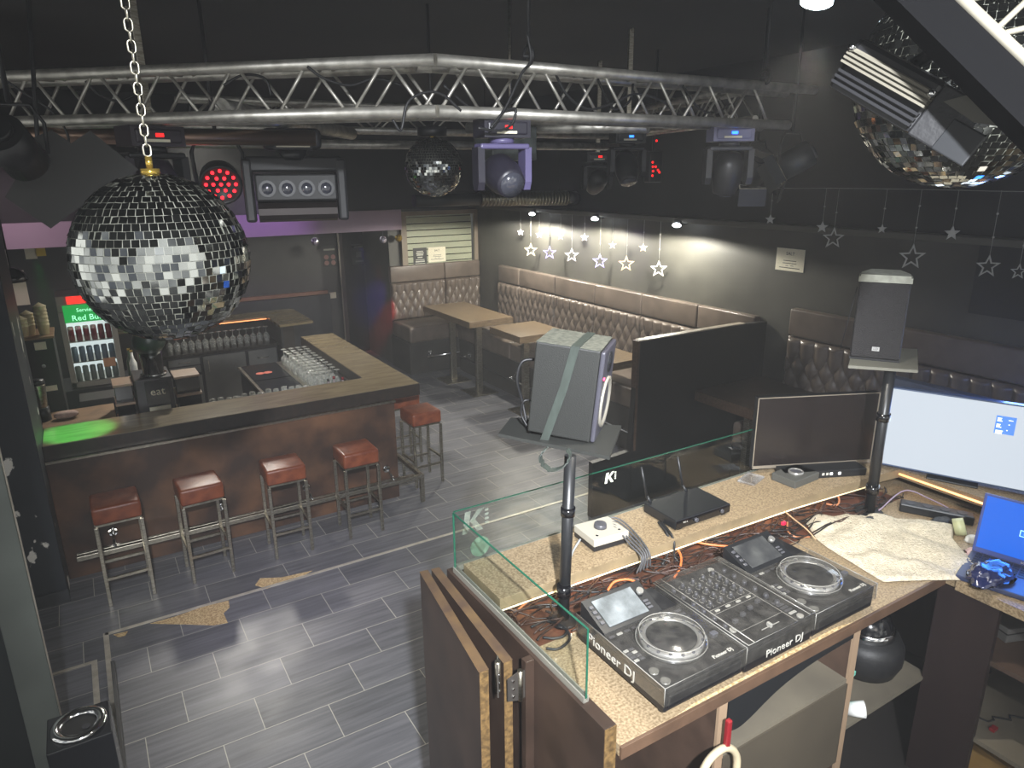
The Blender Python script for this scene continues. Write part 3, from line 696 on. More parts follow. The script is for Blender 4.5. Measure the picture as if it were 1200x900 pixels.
# partition
pt = thing('booth_partition', 'tall black partition panel between the two bench areas', 'partition', (5.0, 4.8, 0)); PB = (5.0, 4.8, 0)
pb(MB().prism([(3.79, 0), (3.79, .56), (4.24, .58), (4.30, 1.655), (5.70, 1.655), (6.04, 1.64), (6.04, 0)], -4.86, -4.80, M=Matrix.Rotation(PI/2, 4, 'X')), 'panel', mat('partition_black', '#0e0d0d', 0.5), PB, pt)
pb(MB().box(4.30, 4.79, 1.655, 5.70, 4.87, 1.667, 0.002), 'top_edge', mat('edge_pale', '#a49a8b', 0.4), PB, pt)
pb(MB().box(4.275, 4.79, .58, 4.30, 4.87, 1.66, 0.002), 'side_edge', walnutd, PB, pt)
# ------------------------------------------------------------------ tables
def table(lab, x0, y0, x1, y1, cols, z=1.10, th=0.10, top=walnut, bs=0.42):
    cx, cy = (x0+x1)/2, (y0+y1)/2
    t = thing('high_table', lab, 'table', (cx, cy, 0))
    MB().box(x0-cx, y0-cy, z-th, x1-cx, y1-cy, z, 0.003).build('tabletop', top, t)
    for (x, y) in cols:
        x -= cx; y -= cy
        MB().box(x-.045, y-.03, 0.012, x+.045, y+.03, z-th, 0.003).build('leg', steel, t)
        MB().box(x-bs/2, y-bs/2, 0, x+bs/2, y+bs/2, 0.012, 0.003).build('base_plate', steel, t)
    return t
table('long walnut high table with two steel columns by the short bench', 4.66, 8.83, 5.40, 10.42, [(4.83, 9.72), (4.86, 8.93)], th=.09)
table('square walnut high table behind the loudspeaker with the strap', 4.76, 7.62, 5.50, 8.42, [(4.96, 7.80)], th=.09, bs=.36)
table('walnut high table beside the black partition', 4.93, 5.93, 5.42, 6.62, [(4.98, 6.25)], th=.09, bs=.32)
table('dark walnut high table in the nearer booth behind the monitor', 4.95, 3.92, 5.90, 4.70, [(5.05, 4.1)], z=1.10, th=.10, top=walnutd, bs=.26)

# ------------------------------------------------------------------ star curtain
starw = mat('star_white', '#e8e6dc', 0.4, emit='#fff6e0', estr=0.45)
starc = mat('star_coloured', '#d8c8a0', 0.4, emit='#ffd890', estr=0.7)
starv = mat('star_violet', '#b8b0ff', 0.4, emit='#9c90ff', estr=0.9)
starg = mat('star_unlit', '#a8a8a4', 0.4)
def star_ring(R1, w, solid=False):
    def pts(Rr): return [(Rr*(1 if i % 2 == 0 else 0.42)*math.sin(i*PI/5), Rr*(1 if i % 2 == 0 else 0.42)*math.cos(i*PI/5)) for i in range(10)]
    A = pts(R1); mb = MB()
    if solid: mb.prism(A, -0.004, 0.004)
    else:
        B = pts(R1-w*2.2); bm = mb.bm
        va = [[bm.verts.new((p[0], p[1], z)) for p in L] for L in (A, B) for z in (-0.004, 0.004)]
        for i in range(10):
            j = (i+1) % 10
            for (p_, q_) in ((0, 1), (2, 3), (0, 2), (1, 3)): bm.faces.new((va[p_][i], va[p_][j], va[q_][j], va[q_][i]))
    return mb
def star(px, py, X, size, mm, lab, grp, ztop, solid=False):
    P = onx(px, py, X)
    t = thing('hanging_star', lab, 'star decoration', P - Vector((.03, 0, 0)), (0, 0, -0.67), group=grp)
    o = star_ring(size, size*0.13, solid).build('star_frame', mm, t); o.rotation_euler = (PI/2, 0, 0)
    mb = MB().tube([(0, 0, size), (0, 0, ztop-P.z)], 0.0022, 5)
    z = size+0.12
    while z < ztop-P.z-.05: mb.box(-.006, -.004, z, .008, .004, z+.012); z += 0.17
    mb.build('cord', mat('cord_clear', '#9a9a96', 0.3), t)
G1, G2 = 'lit stars hanging over the long bench', 'unlit stars hanging over the nearer booth'
big = [(624, 293, starc), (646, 296, starv), (672, 299, starw), (705, 306, starv), (736, 309, starc), (774, 315, starw)]
for i, (x, y, mm) in enumerate(big):
    star(x, y, 5.93, 0.105, mm, ('first', 'second', 'third', 'fourth', 'fifth', 'sixth')[i]+' large lit outline star from the left over the long bench', G1, 2.597)
sm = [(612, 272, starw), (634, 275, starw), (659, 277, starc), (687, 278, starw), (720, 287, starw), (756, 290, starc)]
for i, (x, y, mm) in enumerate(sm):
    star(x, y, 5.93, 0.055, mm, ('first', 'second', 'third', 'fourth', 'fifth', 'sixth')[i]+' small lit star from the left over the long bench', G1, 2.597, True)
rg = [(905, 257, .05, 1, 'small unlit star left of the paper notice'), (966, 266, .055, 1, 'small unlit star, upper of the close pair right of the notice'), (979, 279, .10, 0, 'outline unlit star, lower of the close pair right of the notice'),
      (1036, 268, .04, 1, 'tiny unlit star hanging below the big tilted mirror ball'), (1071, 301, .11, 0, 'large unlit outline star above the loudspeaker with grey top'), (1118, 273, .06, 1, 'small solid unlit star right of the loudspeaker with grey top'),
      (1160, 312, .09, 0, 'unlit outline star before the black wall strip'), (1196, 318, .06, 0, 'unlit outline star cut by the right picture edge')]
for x, y, s_, so, lab in rg: star(x, y, 5.86, s_, starg, lab, G2, 3.0, bool(so))
cord = MB().tube(curve_pts([(6.015, 5.6, 3.05), (5.83, 4.8, 2.995), (5.83, 4.0, 2.998), (5.83, 3.3, 2.998), (5.83, 2.2, 2.998), (6.015, 1.4, 3.06)], 5), 0.003, 5).build('star_cord', _mats['cord_clear'])
tag(cord, 'thin cord across the upper right wall carrying the unlit stars', 'cord')
struct(MB().box(6.0, 2.45, 2.05, 6.05, 2.85, 2.59).build('trim_5', wallup))

# wall spots on the ledge
for i, y in enumerate((9.0, 7.5, 6.0)):
    t = thing('wall_spot', ('far', 'middle', 'near')[i]+' bright spot lamp on the ledge above the long bench', 'lamp', (5.88, y, 2.57), group='spot lamps on the ledge')
    MB().box(-.03, -.05, .0, .09, .05, .05, .006).build('housing', darkfix, t)
    MB().ball((-.03, 0, 0.0), .045, 14, (1, 1.2, .55)).build('bulb', mat('bulb_glow', '#ffffff', 0.5, emit='#f4fbff', estr=14), t)

# ------------------------------------------------------------------ trusses
def truss(lab, A, B, s=0.192, r=0.024, pitch=0.168, ext=(0, 0), name='box_truss', grp=None):
    A, B = Vector(A), Vector(B); L = (B-A).length
    t = thing(name, lab, 'truss', A, group=grp)
    d = (B-A).normalized(); sd = Vector((-d.y, d.x, 0)); up = Vector((0, 0, 1))
    cs = {}
    for key, (i, j) in {'fb': (0, 0), 'ft': (0, 1), 'bb': (1, 0), 'bt': (1, 1)}.items():
        o = sd*s*i + up*s*j
        cs[key] = o
        MB().cyl(o, o + d*(L + (ext[1] if j else ext[0])), r, n=18).build('chord', alu, t)
    n = int(L/pitch)
    for (a, b) in (('fb', 'ft'), ('bb', 'bt'), ('fb', 'bb'), ('ft', 'bt')):
        for k in range(n):
            p, q = (cs[a], cs[b]) if k % 2 == 0 else (cs[b], cs[a])
            MB().cyl(p + d*(k*pitch+.012), q + d*((k+1)*pitch-.012), 0.0075, n=8).build('brace', alu, t)
    return t
TZ = 3.395
T0_ = Vector((1.345, 2.782, TZ))
truss('front box truss running to the right above the booth', T0_, (3.52, 2.782, TZ), ext=(0.0, 0.20))
dl = Vector((-0.742, 0.670, 0))
truss('front box truss running back to the left behind the large mirror ball', T0_ + dl*3.4, T0_)
truss('far box truss at the back of the dance floor ceiling', (0.8, 5.9, 3.50), (4.9, 5.9, 3.50), pitch=0.25)
truss('right box truss closing the ring to the back', (4.2, 3.6, 3.50), (4.9, 5.7, 3.50), pitch=0.25)
tag(MB().cyl((0.68, 3.70, 3.45), (1.95, 5.55, 3.45), 0.045, n=20).build('metal_pipe', alu), 'slanting bright metal pipe under the left truss', 'pipe')
tag(MB().cyl((2.35, 4.4, 3.44), (2.95, 3.30, 3.40), 0.035, n=20).build('metal_pipe', alu), 'slanting metal tube under the right truss', 'pipe')
tag(MB().cyl((-1.6, 4.6, 3.35), (1.2, 4.0, 3.34), 0.04, n=20).build('metal_pipe', mat('pipe_bronze', '#a58a78', 0.35, 1.0)), 'bronze coloured tube behind the left truss', 'pipe')
tag(MB().cyl((0.4, 5.0, 3.345), (4.3, 5.0, 3.36), 0.03, n=20).build('metal_pipe', alu), 'long straight tube behind both trusses', 'pipe')
# hanger clamps
for (x, y, z, lab) in ((1.78, 2.77, 3.63, 'black clamp hook around the right truss top tube near its left end'), (3.28, 2.77, 3.63, 'black clamp hook around the right truss top tube near its free end')):
    t = thing('truss_clamp', lab, 'clamp', (x, y, z))
    MB().tube([(0.034*math.cos(a_), 0.034*math.sin(a_)*0+0, 0.034*math.sin(a_)) for a_ in [0]] + [(0, 0.036*math.cos(k*0.5), 0.036*math.sin(k*0.5)) for k in range(13)], 0.009, 6).build('hook', blackm, t)
    MB().cyl((0, 0, .03), (0, 0, 4.2-z), 0.008, n=8).build('hanger_rod', blackm, t)
# loose cables on the truss
cabs = [([(460, 140), (470, 152), (478, 120), (500, 108), (520, 112), (540, 130)], 2.76, 'thin black cable looped over the truss corner'),
        ([(575, 150), (590, 130), (600, 110), (612, 85), (622, 70), (618, 40)], 2.73, 'black cable climbing the truss to the ceiling clamp'),
        ([(650, 85), (665, 112), (690, 128), (720, 120), (745, 110), (775, 118), (790, 132)], 2.85, 'black cable sagging inside the right truss'),
        ([(222, 118), (224, 135), (240, 141), (250, 128), (248, 115)], 3.62, 'round cable loop hanging from the left truss'),
        ([(0, 90), (30, 110), (60, 130), (80, 160), (75, 185)], 4.0, 'black cable hanging down at the far left truss'),
        ([(262, 100), (285, 88), (310, 92), (318, 112)], 3.4, 'cable arched over the left truss chord'),
        ([(590, 130), (604, 128), (600, 145), (585, 153), (560, 150)], 2.74, 'grey cable curling down to the moving head lamp')]
cabs += [([(520, 100), (545, 122), (560, 128), (590, 126), (610, 112)], 2.95, 'black cable sagging between the truss braces right of the corner'),
         ([(700, 92), (712, 118), (722, 128), (738, 118), (742, 98)], 2.95, 'narrow cable loop hanging inside the right truss'),
         ([(800, 100), (818, 126), (838, 132), (856, 122)], 2.95, 'short cable sagging near the free end of the right truss'),
         ([(360, 78), (380, 92), (410, 100), (440, 92), (470, 100)], 3.1, 'thin cable wound along the left truss near the corner'),
         ([(100, 95), (118, 112), (140, 118), (165, 108)], 3.9, 'cable sagging inside the left truss over the large mirror ball')]
for pts, Y, lab in cabs:
    tag(MB().tube(curve_pts([ony(x, y, Y) for x, y in pts]), 0.006, 6).build('hanging_cable', rubber), lab, 'cable')

# ------------------------------------------------------------------ mirror balls
mirror = mat('mirror_tile', '#a5a8a6', 0.06, 1.0)
grout = mat('ball_grout', '#67685f', 0.6)
def mirror_ball(Rr, tile, jit=0.085, seed=1):
    rnd = random.Random(seed); bm = bmesh.new(); rows = int(PI*Rr/tile)
    for i in range(rows):
        th = PI*(i+0.5)/rows; rr = Rr*math.sin(th); n = max(4, int(2*PI*rr/tile)); g = 0.462*tile
        ph0 = rnd.random()*6.28
        for k in range(n):
            ph = ph0 + 2*PI*k/n
            nrm = Vector((math.sin(th)*math.cos(ph), math.sin(th)*math.sin(ph), math.cos(th)))
            ax = Vector((-math.sin(ph), math.cos(ph), 0)); az = nrm.cross(ax)
            c = nrm*Rr; t1, t2 = rnd.gauss(0, jit), rnd.gauss(0, jit)
            vs_ = []
            for sx, sy in ((-1, -1), (1, -1), (1, 1), (-1, 1)):
                vs_.append(bm.verts.new(c + ax*sx*g + az*sy*g + nrm*(t1*sx*g + t2*sy*g + 0.0012)))
            bm.faces.new(vs_)
    mb = MB(); mb.bm.free(); mb.bm = bm; return mb
def ball_thing(lab, P, Rr, tile, seed, rot=(0, 0, 0)):
    t = thing('mirror_ball', lab, 'mirror ball', P, rot)
    q = MB(); bmesh.ops.create_uvsphere(q.bm, u_segments=48, v_segments=32, radius=Rr-0.001)
    for f in q.bm.faces: f.smooth = True
    q.build('ball_core', grout, t)
    mirror_ball(Rr, tile, seed=seed).build('mirror_tiles', mirror, t)
    MB().cyl((0, 0, Rr-.004), (0, 0, Rr+.012), 0.022).cyl((0, 0, Rr+.012), (0, 0, Rr+.04), 0.008).build('mount', gold, t)
    return t
def chain(P, z1, parent, link=0.034):
    mb = MB(); z = 0.0; i = 0
    while P.z+z < z1:
        pts = []
        a, b = 0.0085, link*0.42
        for k in range(16):
            t_ = 2*PI*k/16; x = a*math.cos(t_); zz = (b-a)*(1 if math.sin(t_) >= 0 else -1) + a*math.sin(t_)
            pts.append((x, 0, z+zz) if i % 2 == 0 else (0, x, z+zz))
        mb.tube(pts, 0.0026, 6, closed=True); z += link*0.68; i += 1
    return mb
B1 = Vector((0.187, 2.012, 2.949)); RB = 0.207
b1 = ball_thing('large mirror ball hanging on a chain at the left', B1, RB, 0.0185, 3)
ch_ = chain(B1 + Vector((0, 0, RB+.05)), 4.2, b1).build('chain', mat('chain_metal', '#c8c3b2', 0.28, 1.0), b1); ch_.location = (0, 0, RB+.055)
B2 = Vector(CAM) + ray(1136, 92).normalized()*1.62
b2 = ball_thing('large mirror ball close by at the upper right, behind the lamp', B2, 0.190, 0.0135, 5)
MB().cyl((0, 0, .22), (0, 0, 4.2-B2.z), 0.01, n=8).build('hanger_rod', steel, b2)
B3 = Vector(CAM) + ray(508, 196).normalized()*5.1
b3 = ball_thing('small mirror ball hanging behind the truss corner', B3, 0.195, 0.018, 8)
MB().cyl((0, 0, .2), (0, 0, 4.2-B3.z), 0.01, n=8).lathe([(0, .2), (.10, .2), (.10, .26), (0, .27)], 20).build('motor_mount', darkfix, b3)

# ------------------------------------------------------------------ stage lights
def led(mb, c, r_): mb.cyl(c, (c[0], c[1]-0.004, c[2]), r_, n=12)
dispred = mat('display_red', '#ff2020', 0.4, emit='#ff1818', estr=1.6); dispblue = mat('display_blue', '#2050ff', 0.4, emit='#2468ff', estr=3)
lens = mat('lens_glass', '#3a3b44', 0.08, coat=1.0)
def moving_head(lab, P, rz, sc=1.0, disp=dispred, tilt=0.0, hang=3.42, body=darkfix, arm=darkfix, base=None):
    t = thing('moving_head_lamp', lab, 'stage light', P, rz)
    # base
    MB().prism([(-.14, -.09), (.14, -.09), (.14, .09), (-.14, .09)], 0.0, .10).box(-.12, -.10, .015, .12, .10, .085, .01).build('base', base or body, t)
    MB().box(-.02, -.106, .046, .02, -.10, .063).build('display', disp, t)
    MB().box(-.07, -.105, .02, .05, -.101, .034).build('base_label', paperm, t)
    MB().cyl((0, 0, -.03), (0, 0, 0), .07).box(-.15, -.06, -.06, .15, .06, -.03, .01).build('yoke_plate', arm, t)
    for sx in (-1, 1):
        mb = MB(); mb.prism([(-.05, 0), (.05, 0), (.05, -.19), (.03, -.235), (-.03, -.235), (-.05, -.19)], -.02, .02, M=Matrix.Translation((sx*.145, 0, -.05)) @ Matrix.Rotation(PI/2, 4, 'Y') @ Matrix.Rotation(PI/2, 4, 'Z'))
        mb.build('yoke_arm', arm if sx > 0 else body, t)
    hd = MB().lathe([(0, .14), (.07, .13), (.105, .06), (.105, -.04), (.085, -.13), (.08, -.15), (0, -.15)], 22).build('head', body, t, loc=(0, 0, -.20), rot=(tilt, 0, 0))
    MB().lathe([(0, -.152), (.07, -.152), (.07, -.158), (0, -.162)], 22).build('lens', lens, hd)
    MB().box(-.02, -.02, .10, .02, .02, (hang-P[2])/sc, .003).tube([(0, 0.045*math.cos(k*.55), (hang-P[2])/sc+.045*math.sin(k*.55)+.02) for k in range(10)], .008, 6).build('clamp', steel, t)
    t.scale = (sc, sc, sc); return t
P = ony(588, 162, 2.86); moving_head('moving head lamp with red display under the truss right of the small mirror ball', P, R(-8), 0.78, dispred, R(-70), 3.38, body=mat('fix_violet', '#211f2a', 0.4), arm=mat('fix_lilac', '#565074', 0.4))
P = ony(855, 166, 2.9); moving_head('lilac-based moving head lamp near the free end of the truss', P, R(-30), 0.80, dispblue, R(15), 3.38, body=darkfix, arm=mat('arm_grey', '#34353a', 0.4), base=mat('base_lilac', '#6f6f8e', 0.4))
P = ony(735, 168, 4.6); moving_head('dark moving head lamp with blue display farther back over the bench', P, R(-20), 0.9, dispblue, R(-30), 4.2)
P = ony(700, 190, 6.0); moving_head('dark moving head lamp far back with a red display', P, R(-20), 0.95, dispred, R(60), 4.2)
P = ony(178, 172, 3.9); moving_head('dark moving head lamp right behind the large mirror ball', P, R(20), 0.9, dispred, R(0), 4.2, body=mat('fix_mauve', '#2c2430', 0.4))
# large multi-lens roller lamp
P = ony(344, 190, 4.3)
t = thing('roller_effect_lamp', 'wide black effect lamp with four lenses in a U-shaped yoke', 'stage light', P, R(-12)); sc = 1.07; t.scale = (sc, sc, sc)
MB().box(-.15, -.09, .06, .15, .09, .17, .03, seg=3).box(-.10, -.10, .06, .10, -.085, .16, .004).build('base', darkfix, t)
MB().box(-.03, -.105, .105, .03, -.10, .135).build('display', dispblue, t)
MB().box(-.085, -.105, .073, .085, -.101, .095).build('base_label', paperm, t)
MB().lathe([(0, .06), (.08, .06), (.06, 0.01), (0, 0.0)], 20).build('swivel', blackp, t)
mb = MB(); mb.box(-.25, -.04, -.05, .25, .04, .03, .012); mb.box(-.27, -.045, -.31, -.215, .045, .02, .014); mb.box(.215, -.045, -.31, .27, .045, .02, .014); mb.build('yoke', mat('yoke_grey', '#121215', 0.5), t)
hd = MB().box(-.21, -.10, -.20, .21, .06, -.06, .01).build('head', mat('roller_head', '#0c0c0e', 0.5), t)
for i in range(4):
    x = -.15+i*.10
    mb = MB().cyl((x, -.10, -.135), (x, -.115, -.135), .043, n=22); o = mb.build('lens_ring', mat('lens_ring', '#2c2c30', 0.35), hd)
    MB().ball((x, -.108, -.135), .033, 14, (1, .5, 1)).build('lens', lens, t)
ro = MB(); ro.cyl((-.205, -.03, -.255), (.205, -.03, -.255), .055, n=10, smooth=False); ro.build('roller', mat('roller_mirror', '#2c2625', 0.3, 0.5), t)
MB().tube([(0, 0, .17), (0, 0, (3.41-P.z)/sc)], .010, 8).build('clamp', steel, t)
# red LED par
P = ony(259, 216, 4.6); t = thing('par_can', 'round LED par lamp glowing red beside the large mirror ball', 'stage light', P)
aim = (CAM + Vector((0.3, 0.6, -1.6)) - P).to_track_quat('-Z', 'Y').to_matrix().to_4x4()
hd = MB().lathe([(0, .16), (.07, .16), (.11, .10), (.12, 0), (.12, -.02), (.105, -.02), (.10, 0.0), (0, 0.0)], 26).build('housing', darkfix, t); hd.matrix_local = aim
ld = MB()
for (rr, n) in ((0, 1), (.042, 6), (.082, 12)):
    for k in range(n): ld.cyl((rr*math.cos(2*PI*k/max(n, 1)), rr*math.sin(2*PI*k/max(n, 1)), -.001), (rr*math.cos(2*PI*k/max(n, 1)), rr*math.sin(2*PI*k/max(n, 1)), -.006), .010, n=10)
ld.build('led_lenses', mat('led_red', '#ff3030', 0.3, emit='#ff1c28', estr=2.6), hd)
MB().tube([(-.13, 0, 0), (-.14, 0, .18), (-.10, 0, .26), (.10, 0, .26), (.14, 0, .18), (.13, 0, 0)], .012, 6).cyl((0, 0, .26), (0, 0, 4.2-P.z), .012).build('bracket', darkfix, t)
lamp('SPOT', 'red_par_light', (P.x, P.y-.02, P.z+.05), 3, (1, .05, .05), CAM + Vector((0.3, 0.6, -1.6)), .05, 40)
# far red dotted par
P = ony(768, 198, 5.2); t = thing('led_bar', 'small dark lamp with a triangle of red points far back over the bench', 'stage light', P)
MB().box(-.07, 0, -.12, .09, .08, .16, .01).build('housing', darkfix, t)
ld = MB()
for x, z in ((-.04, .06), (-.035, .02), (-.03, -.02), (-.035, -.06), (0, .02), (0.03, -.01), (.05, -.03), (-.005, .25)): ld.cyl((x, -.001, z), (x, -.006, z), .010, n=8)
ld.build('red_points', dispred, t)
MB().cyl((0, 0.04, .16), (0, 0.04, 4.2-P.z), .012).build('bracket', darkfix, t)
# two spotlights with barn doors near the truss free end
def spotlight(lab, P, rot, sc=1.0, hang=3.4, door=True, mm=darkfix):
    t = thing('barn_door_spot', lab, 'stage light', P); t.scale = (sc,)*3
    body = MB().cyl((0, 0, .16), (0, 0, -.08), .10, n=24).cyl((0, 0, .16), (0, 0, .19), .06).build('lamp_body', mm, t); body.rotation_euler = rot
    MB().cyl((0, 0, -.081), (0, 0, -.085), .085, n=24).build('lens', lens, body)
    if door:
        MB().tube([(.125*math.cos(k*PI/2+PI/4)*1.2, .125*math.sin(k*PI/2+PI/4)*1.2, -.09) for k in range(4)], .006, 6, closed=True).build('gel_frame', steel, body)
        for k in range(4):
            o = MB().box(-.11, 0, -.004, .11, .14, 0, .002).build('barn_door', mm, body)
            o.matrix_local = Matrix.Rotation(k*PI/2, 4, 'Z') @ Matrix.Translation((0, .108, -.09)) @ Matrix.Rotation(R(-42), 4, 'X')
    MB().tube([(-.12, 0, 0), (-.125, 0, .14), (-.08, 0, .22), (.08, 0, .22), (.125, 0, .14), (.12, 0, 0)], .01, 6).cyl((0, 0, .22), (0, 0, (hang-P[2])/sc), .012).build('bracket', darkfix, t)
    return t
P = ony(925, 192, 3.1); spotlight('grey barn-door spotlight hanging from the free end of the truss', P, (R(60), R(10), R(45)), 0.85, 4.2, mm=mat('fix_pale', '#34373a', 0.4))
P = ony(885, 200, 3.6); spotlight('dark barn-door spotlight left of the one at the truss end', P, (R(55), 0, R(-35)), 0.9, 4.2)
# flat black lamp at left with notched plate
P = ony(85, 212, 3.7)
t = thing('flat_panel_spot', 'spotlight with a large tilted flat black shade plate at the far left', 'stage light', P)
aim = (CAM-P).to_track_quat('Z', 'Y').to_matrix().to_4x4() @ Matrix.Rotation(R(-2), 4, 'Z')
k_ = 0.0050
plate = [(35, 226), (52, 200), (47, 185), (75, 171), (88, 181), (103, 170), (137, 201), (90, 232), (64, 252)]
plate = [((x-85)*k_, -(y-212)*k_) for x, y in plate]
o = MB().prism(plate, 0, .012).build('shade_plate', mat('plate_black', '#171716', 0.5), t); o.matrix_local = aim
MB().cyl((0, 0, -.18), (0, 0, -.01), .09, .12, 20).build('lamp_body', darkfix, t).matrix_local = aim
MB().tube([(-.12, .1, 0), (-.10, .1, .18), (0, .1, 4.2-P.z)], .01, 6).build('bracket', darkfix, t)
P = ony(22, 180, 3.4); spotlight('dark spotlight with swivel arm at the left picture edge', P, (R(50), R(-30), 0), 0.8, 4.2, False, mat('fix_mid', '#1c1c1e', 0.45))
# spiral duct
dm = MB(); y0 = 5.0
p0, p1 = ony(562, 233, 8.1), ony(664, 232, 8.1); q0 = ony(490, 228, 9.2)
dm.cyl(p0, p1, .09, n=24)
for i in range(26):
    c = p0.lerp(p1, (i+.5)/26); dm.cyl(c-Vector((.012, 0, 0)), c+Vector((.012, 0, 0)), .097, n=24)
dt = tag(dm.build('spiral_duct', mat('duct_metal', '#8f8a7a', 0.3, 0.9)), 'ribbed metal spiral duct above the back of the long bench', 'duct')
MB().cyl(p0-Vector((.9, 0, 0)), p0, .08, n=20).build('duct_sleeve', blackp, dt); MB().cyl(p1, p1+Vector((.16, 0, 0)), .085, n=20).build('duct_sleeve', blackp, dt)
for px in (570, 655):
    c = ony(px, 232, 8.1); MB().cyl(c, (c.x, c.y, 4.2), .006, n=6).build('hanger_rod', blackm, dt)
# projector box behind lamp
P = ony(608, 168, 3.9); t = tag(MB().box(-.20, -.02, -.10, .12, .2, .10, .006).build('wall_box', mat('box_grey', '#3c413f', 0.4), loc=P), 'grey junction box behind the moving head lamp with red display', 'box')
MB().cyl((0, .1, .1), (0, .1, 4.2-P.z), .01, n=8).build('hanger_rod', steel, t)

# ------------------------------------------------------------------ near lamp and near truss at the upper right
Lp0 = CAM + ray(990, 66)*1.05; Lp1 = CAM + ray(1090, 122)*0.98
ax = (Lp1-Lp0); cl = ax.length
t = thing('near_spotlight', 'silver and black spotlight close by in front of the upper right mirror ball', 'stage light', Lp0)
zd = -(ray(1040, 95).normalized()); zd = (zd - ax.normalized()*zd.dot(ax.normalized())).normalized()
q = frame((0, 0, 0), ax, zd.cross(ax.normalized()))
hb_ = mat('heat_black', '#19191b', 0.35)
o = MB().box(0, -.045, -.10, cl, .032, -.004, .008).build('lamp_body', hb_, t); o.matrix_local = q
fins = MB().box(.001, -.008, -.004, cl-.001, .016, .0)
for i in range(4): fins.box(.002, -.008+i*.0062, 0, cl-.002, -.0045+i*.0062, .008)
o = fins.build('cooling_fins', mat('heat_silver', '#6f6b60', 0.4, 0.5), t); o.matrix_local = q
side = MB()
for i in range(3): side.box(.004, -.036+i*.008, -.004, cl-.004, -.032+i*.008, .002)
side.build('side_fins', hb_, t).matrix_local = q
MB().ball((.006, .014, .008), .006, 8).build('screw', chrome, t).matrix_local = q
MB().ball((cl-.004, .012, .010), .006, 8).build('screw', chrome, t).matrix_local = q
fr_ = MB().box(cl, -.045, -.08, cl+.045, .030, .004, .003); o = fr_.build('lens_hood', blackm, t); o.matrix_local = q
MB().box(cl+.040, -.045, .0, cl+.090, .000, .005, .002).build('barn_door', blackp, t).matrix_local = q
MB().prism([(cl+.015, .010), (cl+.065, .006), (cl+.095, .016), (cl+.04, .034)], .004, .008).build('barn_door', mat('door_grey', '#4b4942', 0.5), t).matrix_local = q
MB().tube([tuple(q @ Vector((cl*.5, .03, -.05))), tuple(q @ Vector((cl*.62, .07, -.06))), tuple(q @ Vector((cl*.66, .12, -.04)))], .010, 8).build('bracket', blackm, t)
# near beam with a pale round rail
nA = CAM + ray(1090, -36)*0.93; nB = CAM + ray(1260, 126)*0.84
nt_ = thing('near_truss', 'dark beam with a pale round rail crossing the upper right corner', 'truss', nA)
dv = nB-nA
MB().tube([tuple(-dv*.6), tuple(dv*1.1)], .0075, 12).build('rail', mat('rail_pale', '#8f8a7c', 0.4, 0.6), nt_)
sdv = (dv.normalized().cross(_f)).normalized()
if sdv.x > 0: sdv = -sdv
bq = MB(); a0 = -dv*.6; a1 = dv*1.1; off = sdv*.062; th = _f*.03
vsx = [a0+sdv*.006, a1+sdv*.006, a1+off, a0+off]
vv = [bq.bm.verts.new(p_) for p_ in vsx] + [bq.bm.verts.new(Vector(p_)+th) for p_ in vsx]
for ix in ((0, 1, 2, 3), (7, 6, 5, 4), (0, 4, 5, 1), (1, 5, 6, 2), (2, 6, 7, 3), (3, 7, 4, 0)): bq.bm.faces.new([vv[i] for i in ix])
bq.build('beam', mat('beam_black', '#060607', 0.9, spec=0.05), nt_)
for i in range(5):
    a_ = dv*(i*.25)
    MB().tube([tuple(a_), tuple(a_ - sdv*.10 + dv*.12)], .004, 8).build('brace', _mats['rail_pale'], nt_)
    MB().tube([tuple(a_+dv*.22), tuple(a_ - sdv*.10 + dv*.12)], .004, 8).build('brace', _mats['rail_pale'], nt_)
# the bright lamp itself
P = CAM + ray(957, 2).normalized()*2.4
t = thing('stage_lamp', 'glaring white stage lamp at the top edge of the view', 'stage light', P)
aim = (Vector((1.6, 1.5, 1.7))-P).to_track_quat('-Z', 'Y').to_matrix().to_4x4()
MB().cyl((0, 0, .02), (0, 0, .16), .05, .04, 18).build('housing', darkfix, t).matrix_local = aim
MB().ball((0, 0, .0), .045, 14, (1, 1, .4)).build('bulb', mat('bulb_cyan', '#ffffff', 0.5, emit='#dff6ff', estr=20), t).matrix_local = aim
MB().cyl((0, 0, .1), (0, 0, 4.2-P.z), .01, n=8).build('hanger_rod', darkfix, t)

# ------------------------------------------------------------------ DJ booth
DZ = 1.70; SZ = 1.79
desk = thing('dj_desk', 'speckled stone-look DJ desk with open compartments below', 'desk', (1.8, 1.5, 0.8)); D0 = (1.8, 1.5, 0.8)
pb(MB().box(1.02, 1.148, DZ-.036, 3.55, 2.02, DZ, 0.002), 'desktop', stone, D0, desk)
pb(MB().box(1.02, 1.138, DZ-.040, 2.585, 1.148, DZ-.001, 0.001), 'front_edge', mat('edge_brown', '#5c4636', 0.5, col2='#4a382b', scale=10), D0, desk)
pb(MB().prism([(1.24, 1.1485), (1.30, 1.156), (1.62, 1.156), (1.70, 1.160), (1.95, 1.160), (2.02, 1.1485)], DZ, DZ+.0012), 'worn_edge', particle, D0, desk)
pb(MB().box(2.585, -.4, DZ-.036, 3.55, 1.148, DZ, 0.002).box(2.575, -.4, DZ-.038, 2.585, 1.10, DZ-.001), 'right_desktop', stone, D0, desk)
dbrown = mat('divider_brown', '#4c3b31', 0.5, col2='#3d2f27', scale=8)
for (x0, x1, z0) in ((1.405, 1.435, 0.80), (2.055, 2.083, 0.80)):
    pb(MB().box(x0, 1.16, z0, x1, 1.95, DZ-.036), 'divider', dbrown, D0, desk)
    pb(MB().box(x0-.002, 1.150, z0, x1+.002, 1.16, DZ-.04), 'divider_edge', mat('edge_tan', '#8c7660', 0.55), D0, desk)
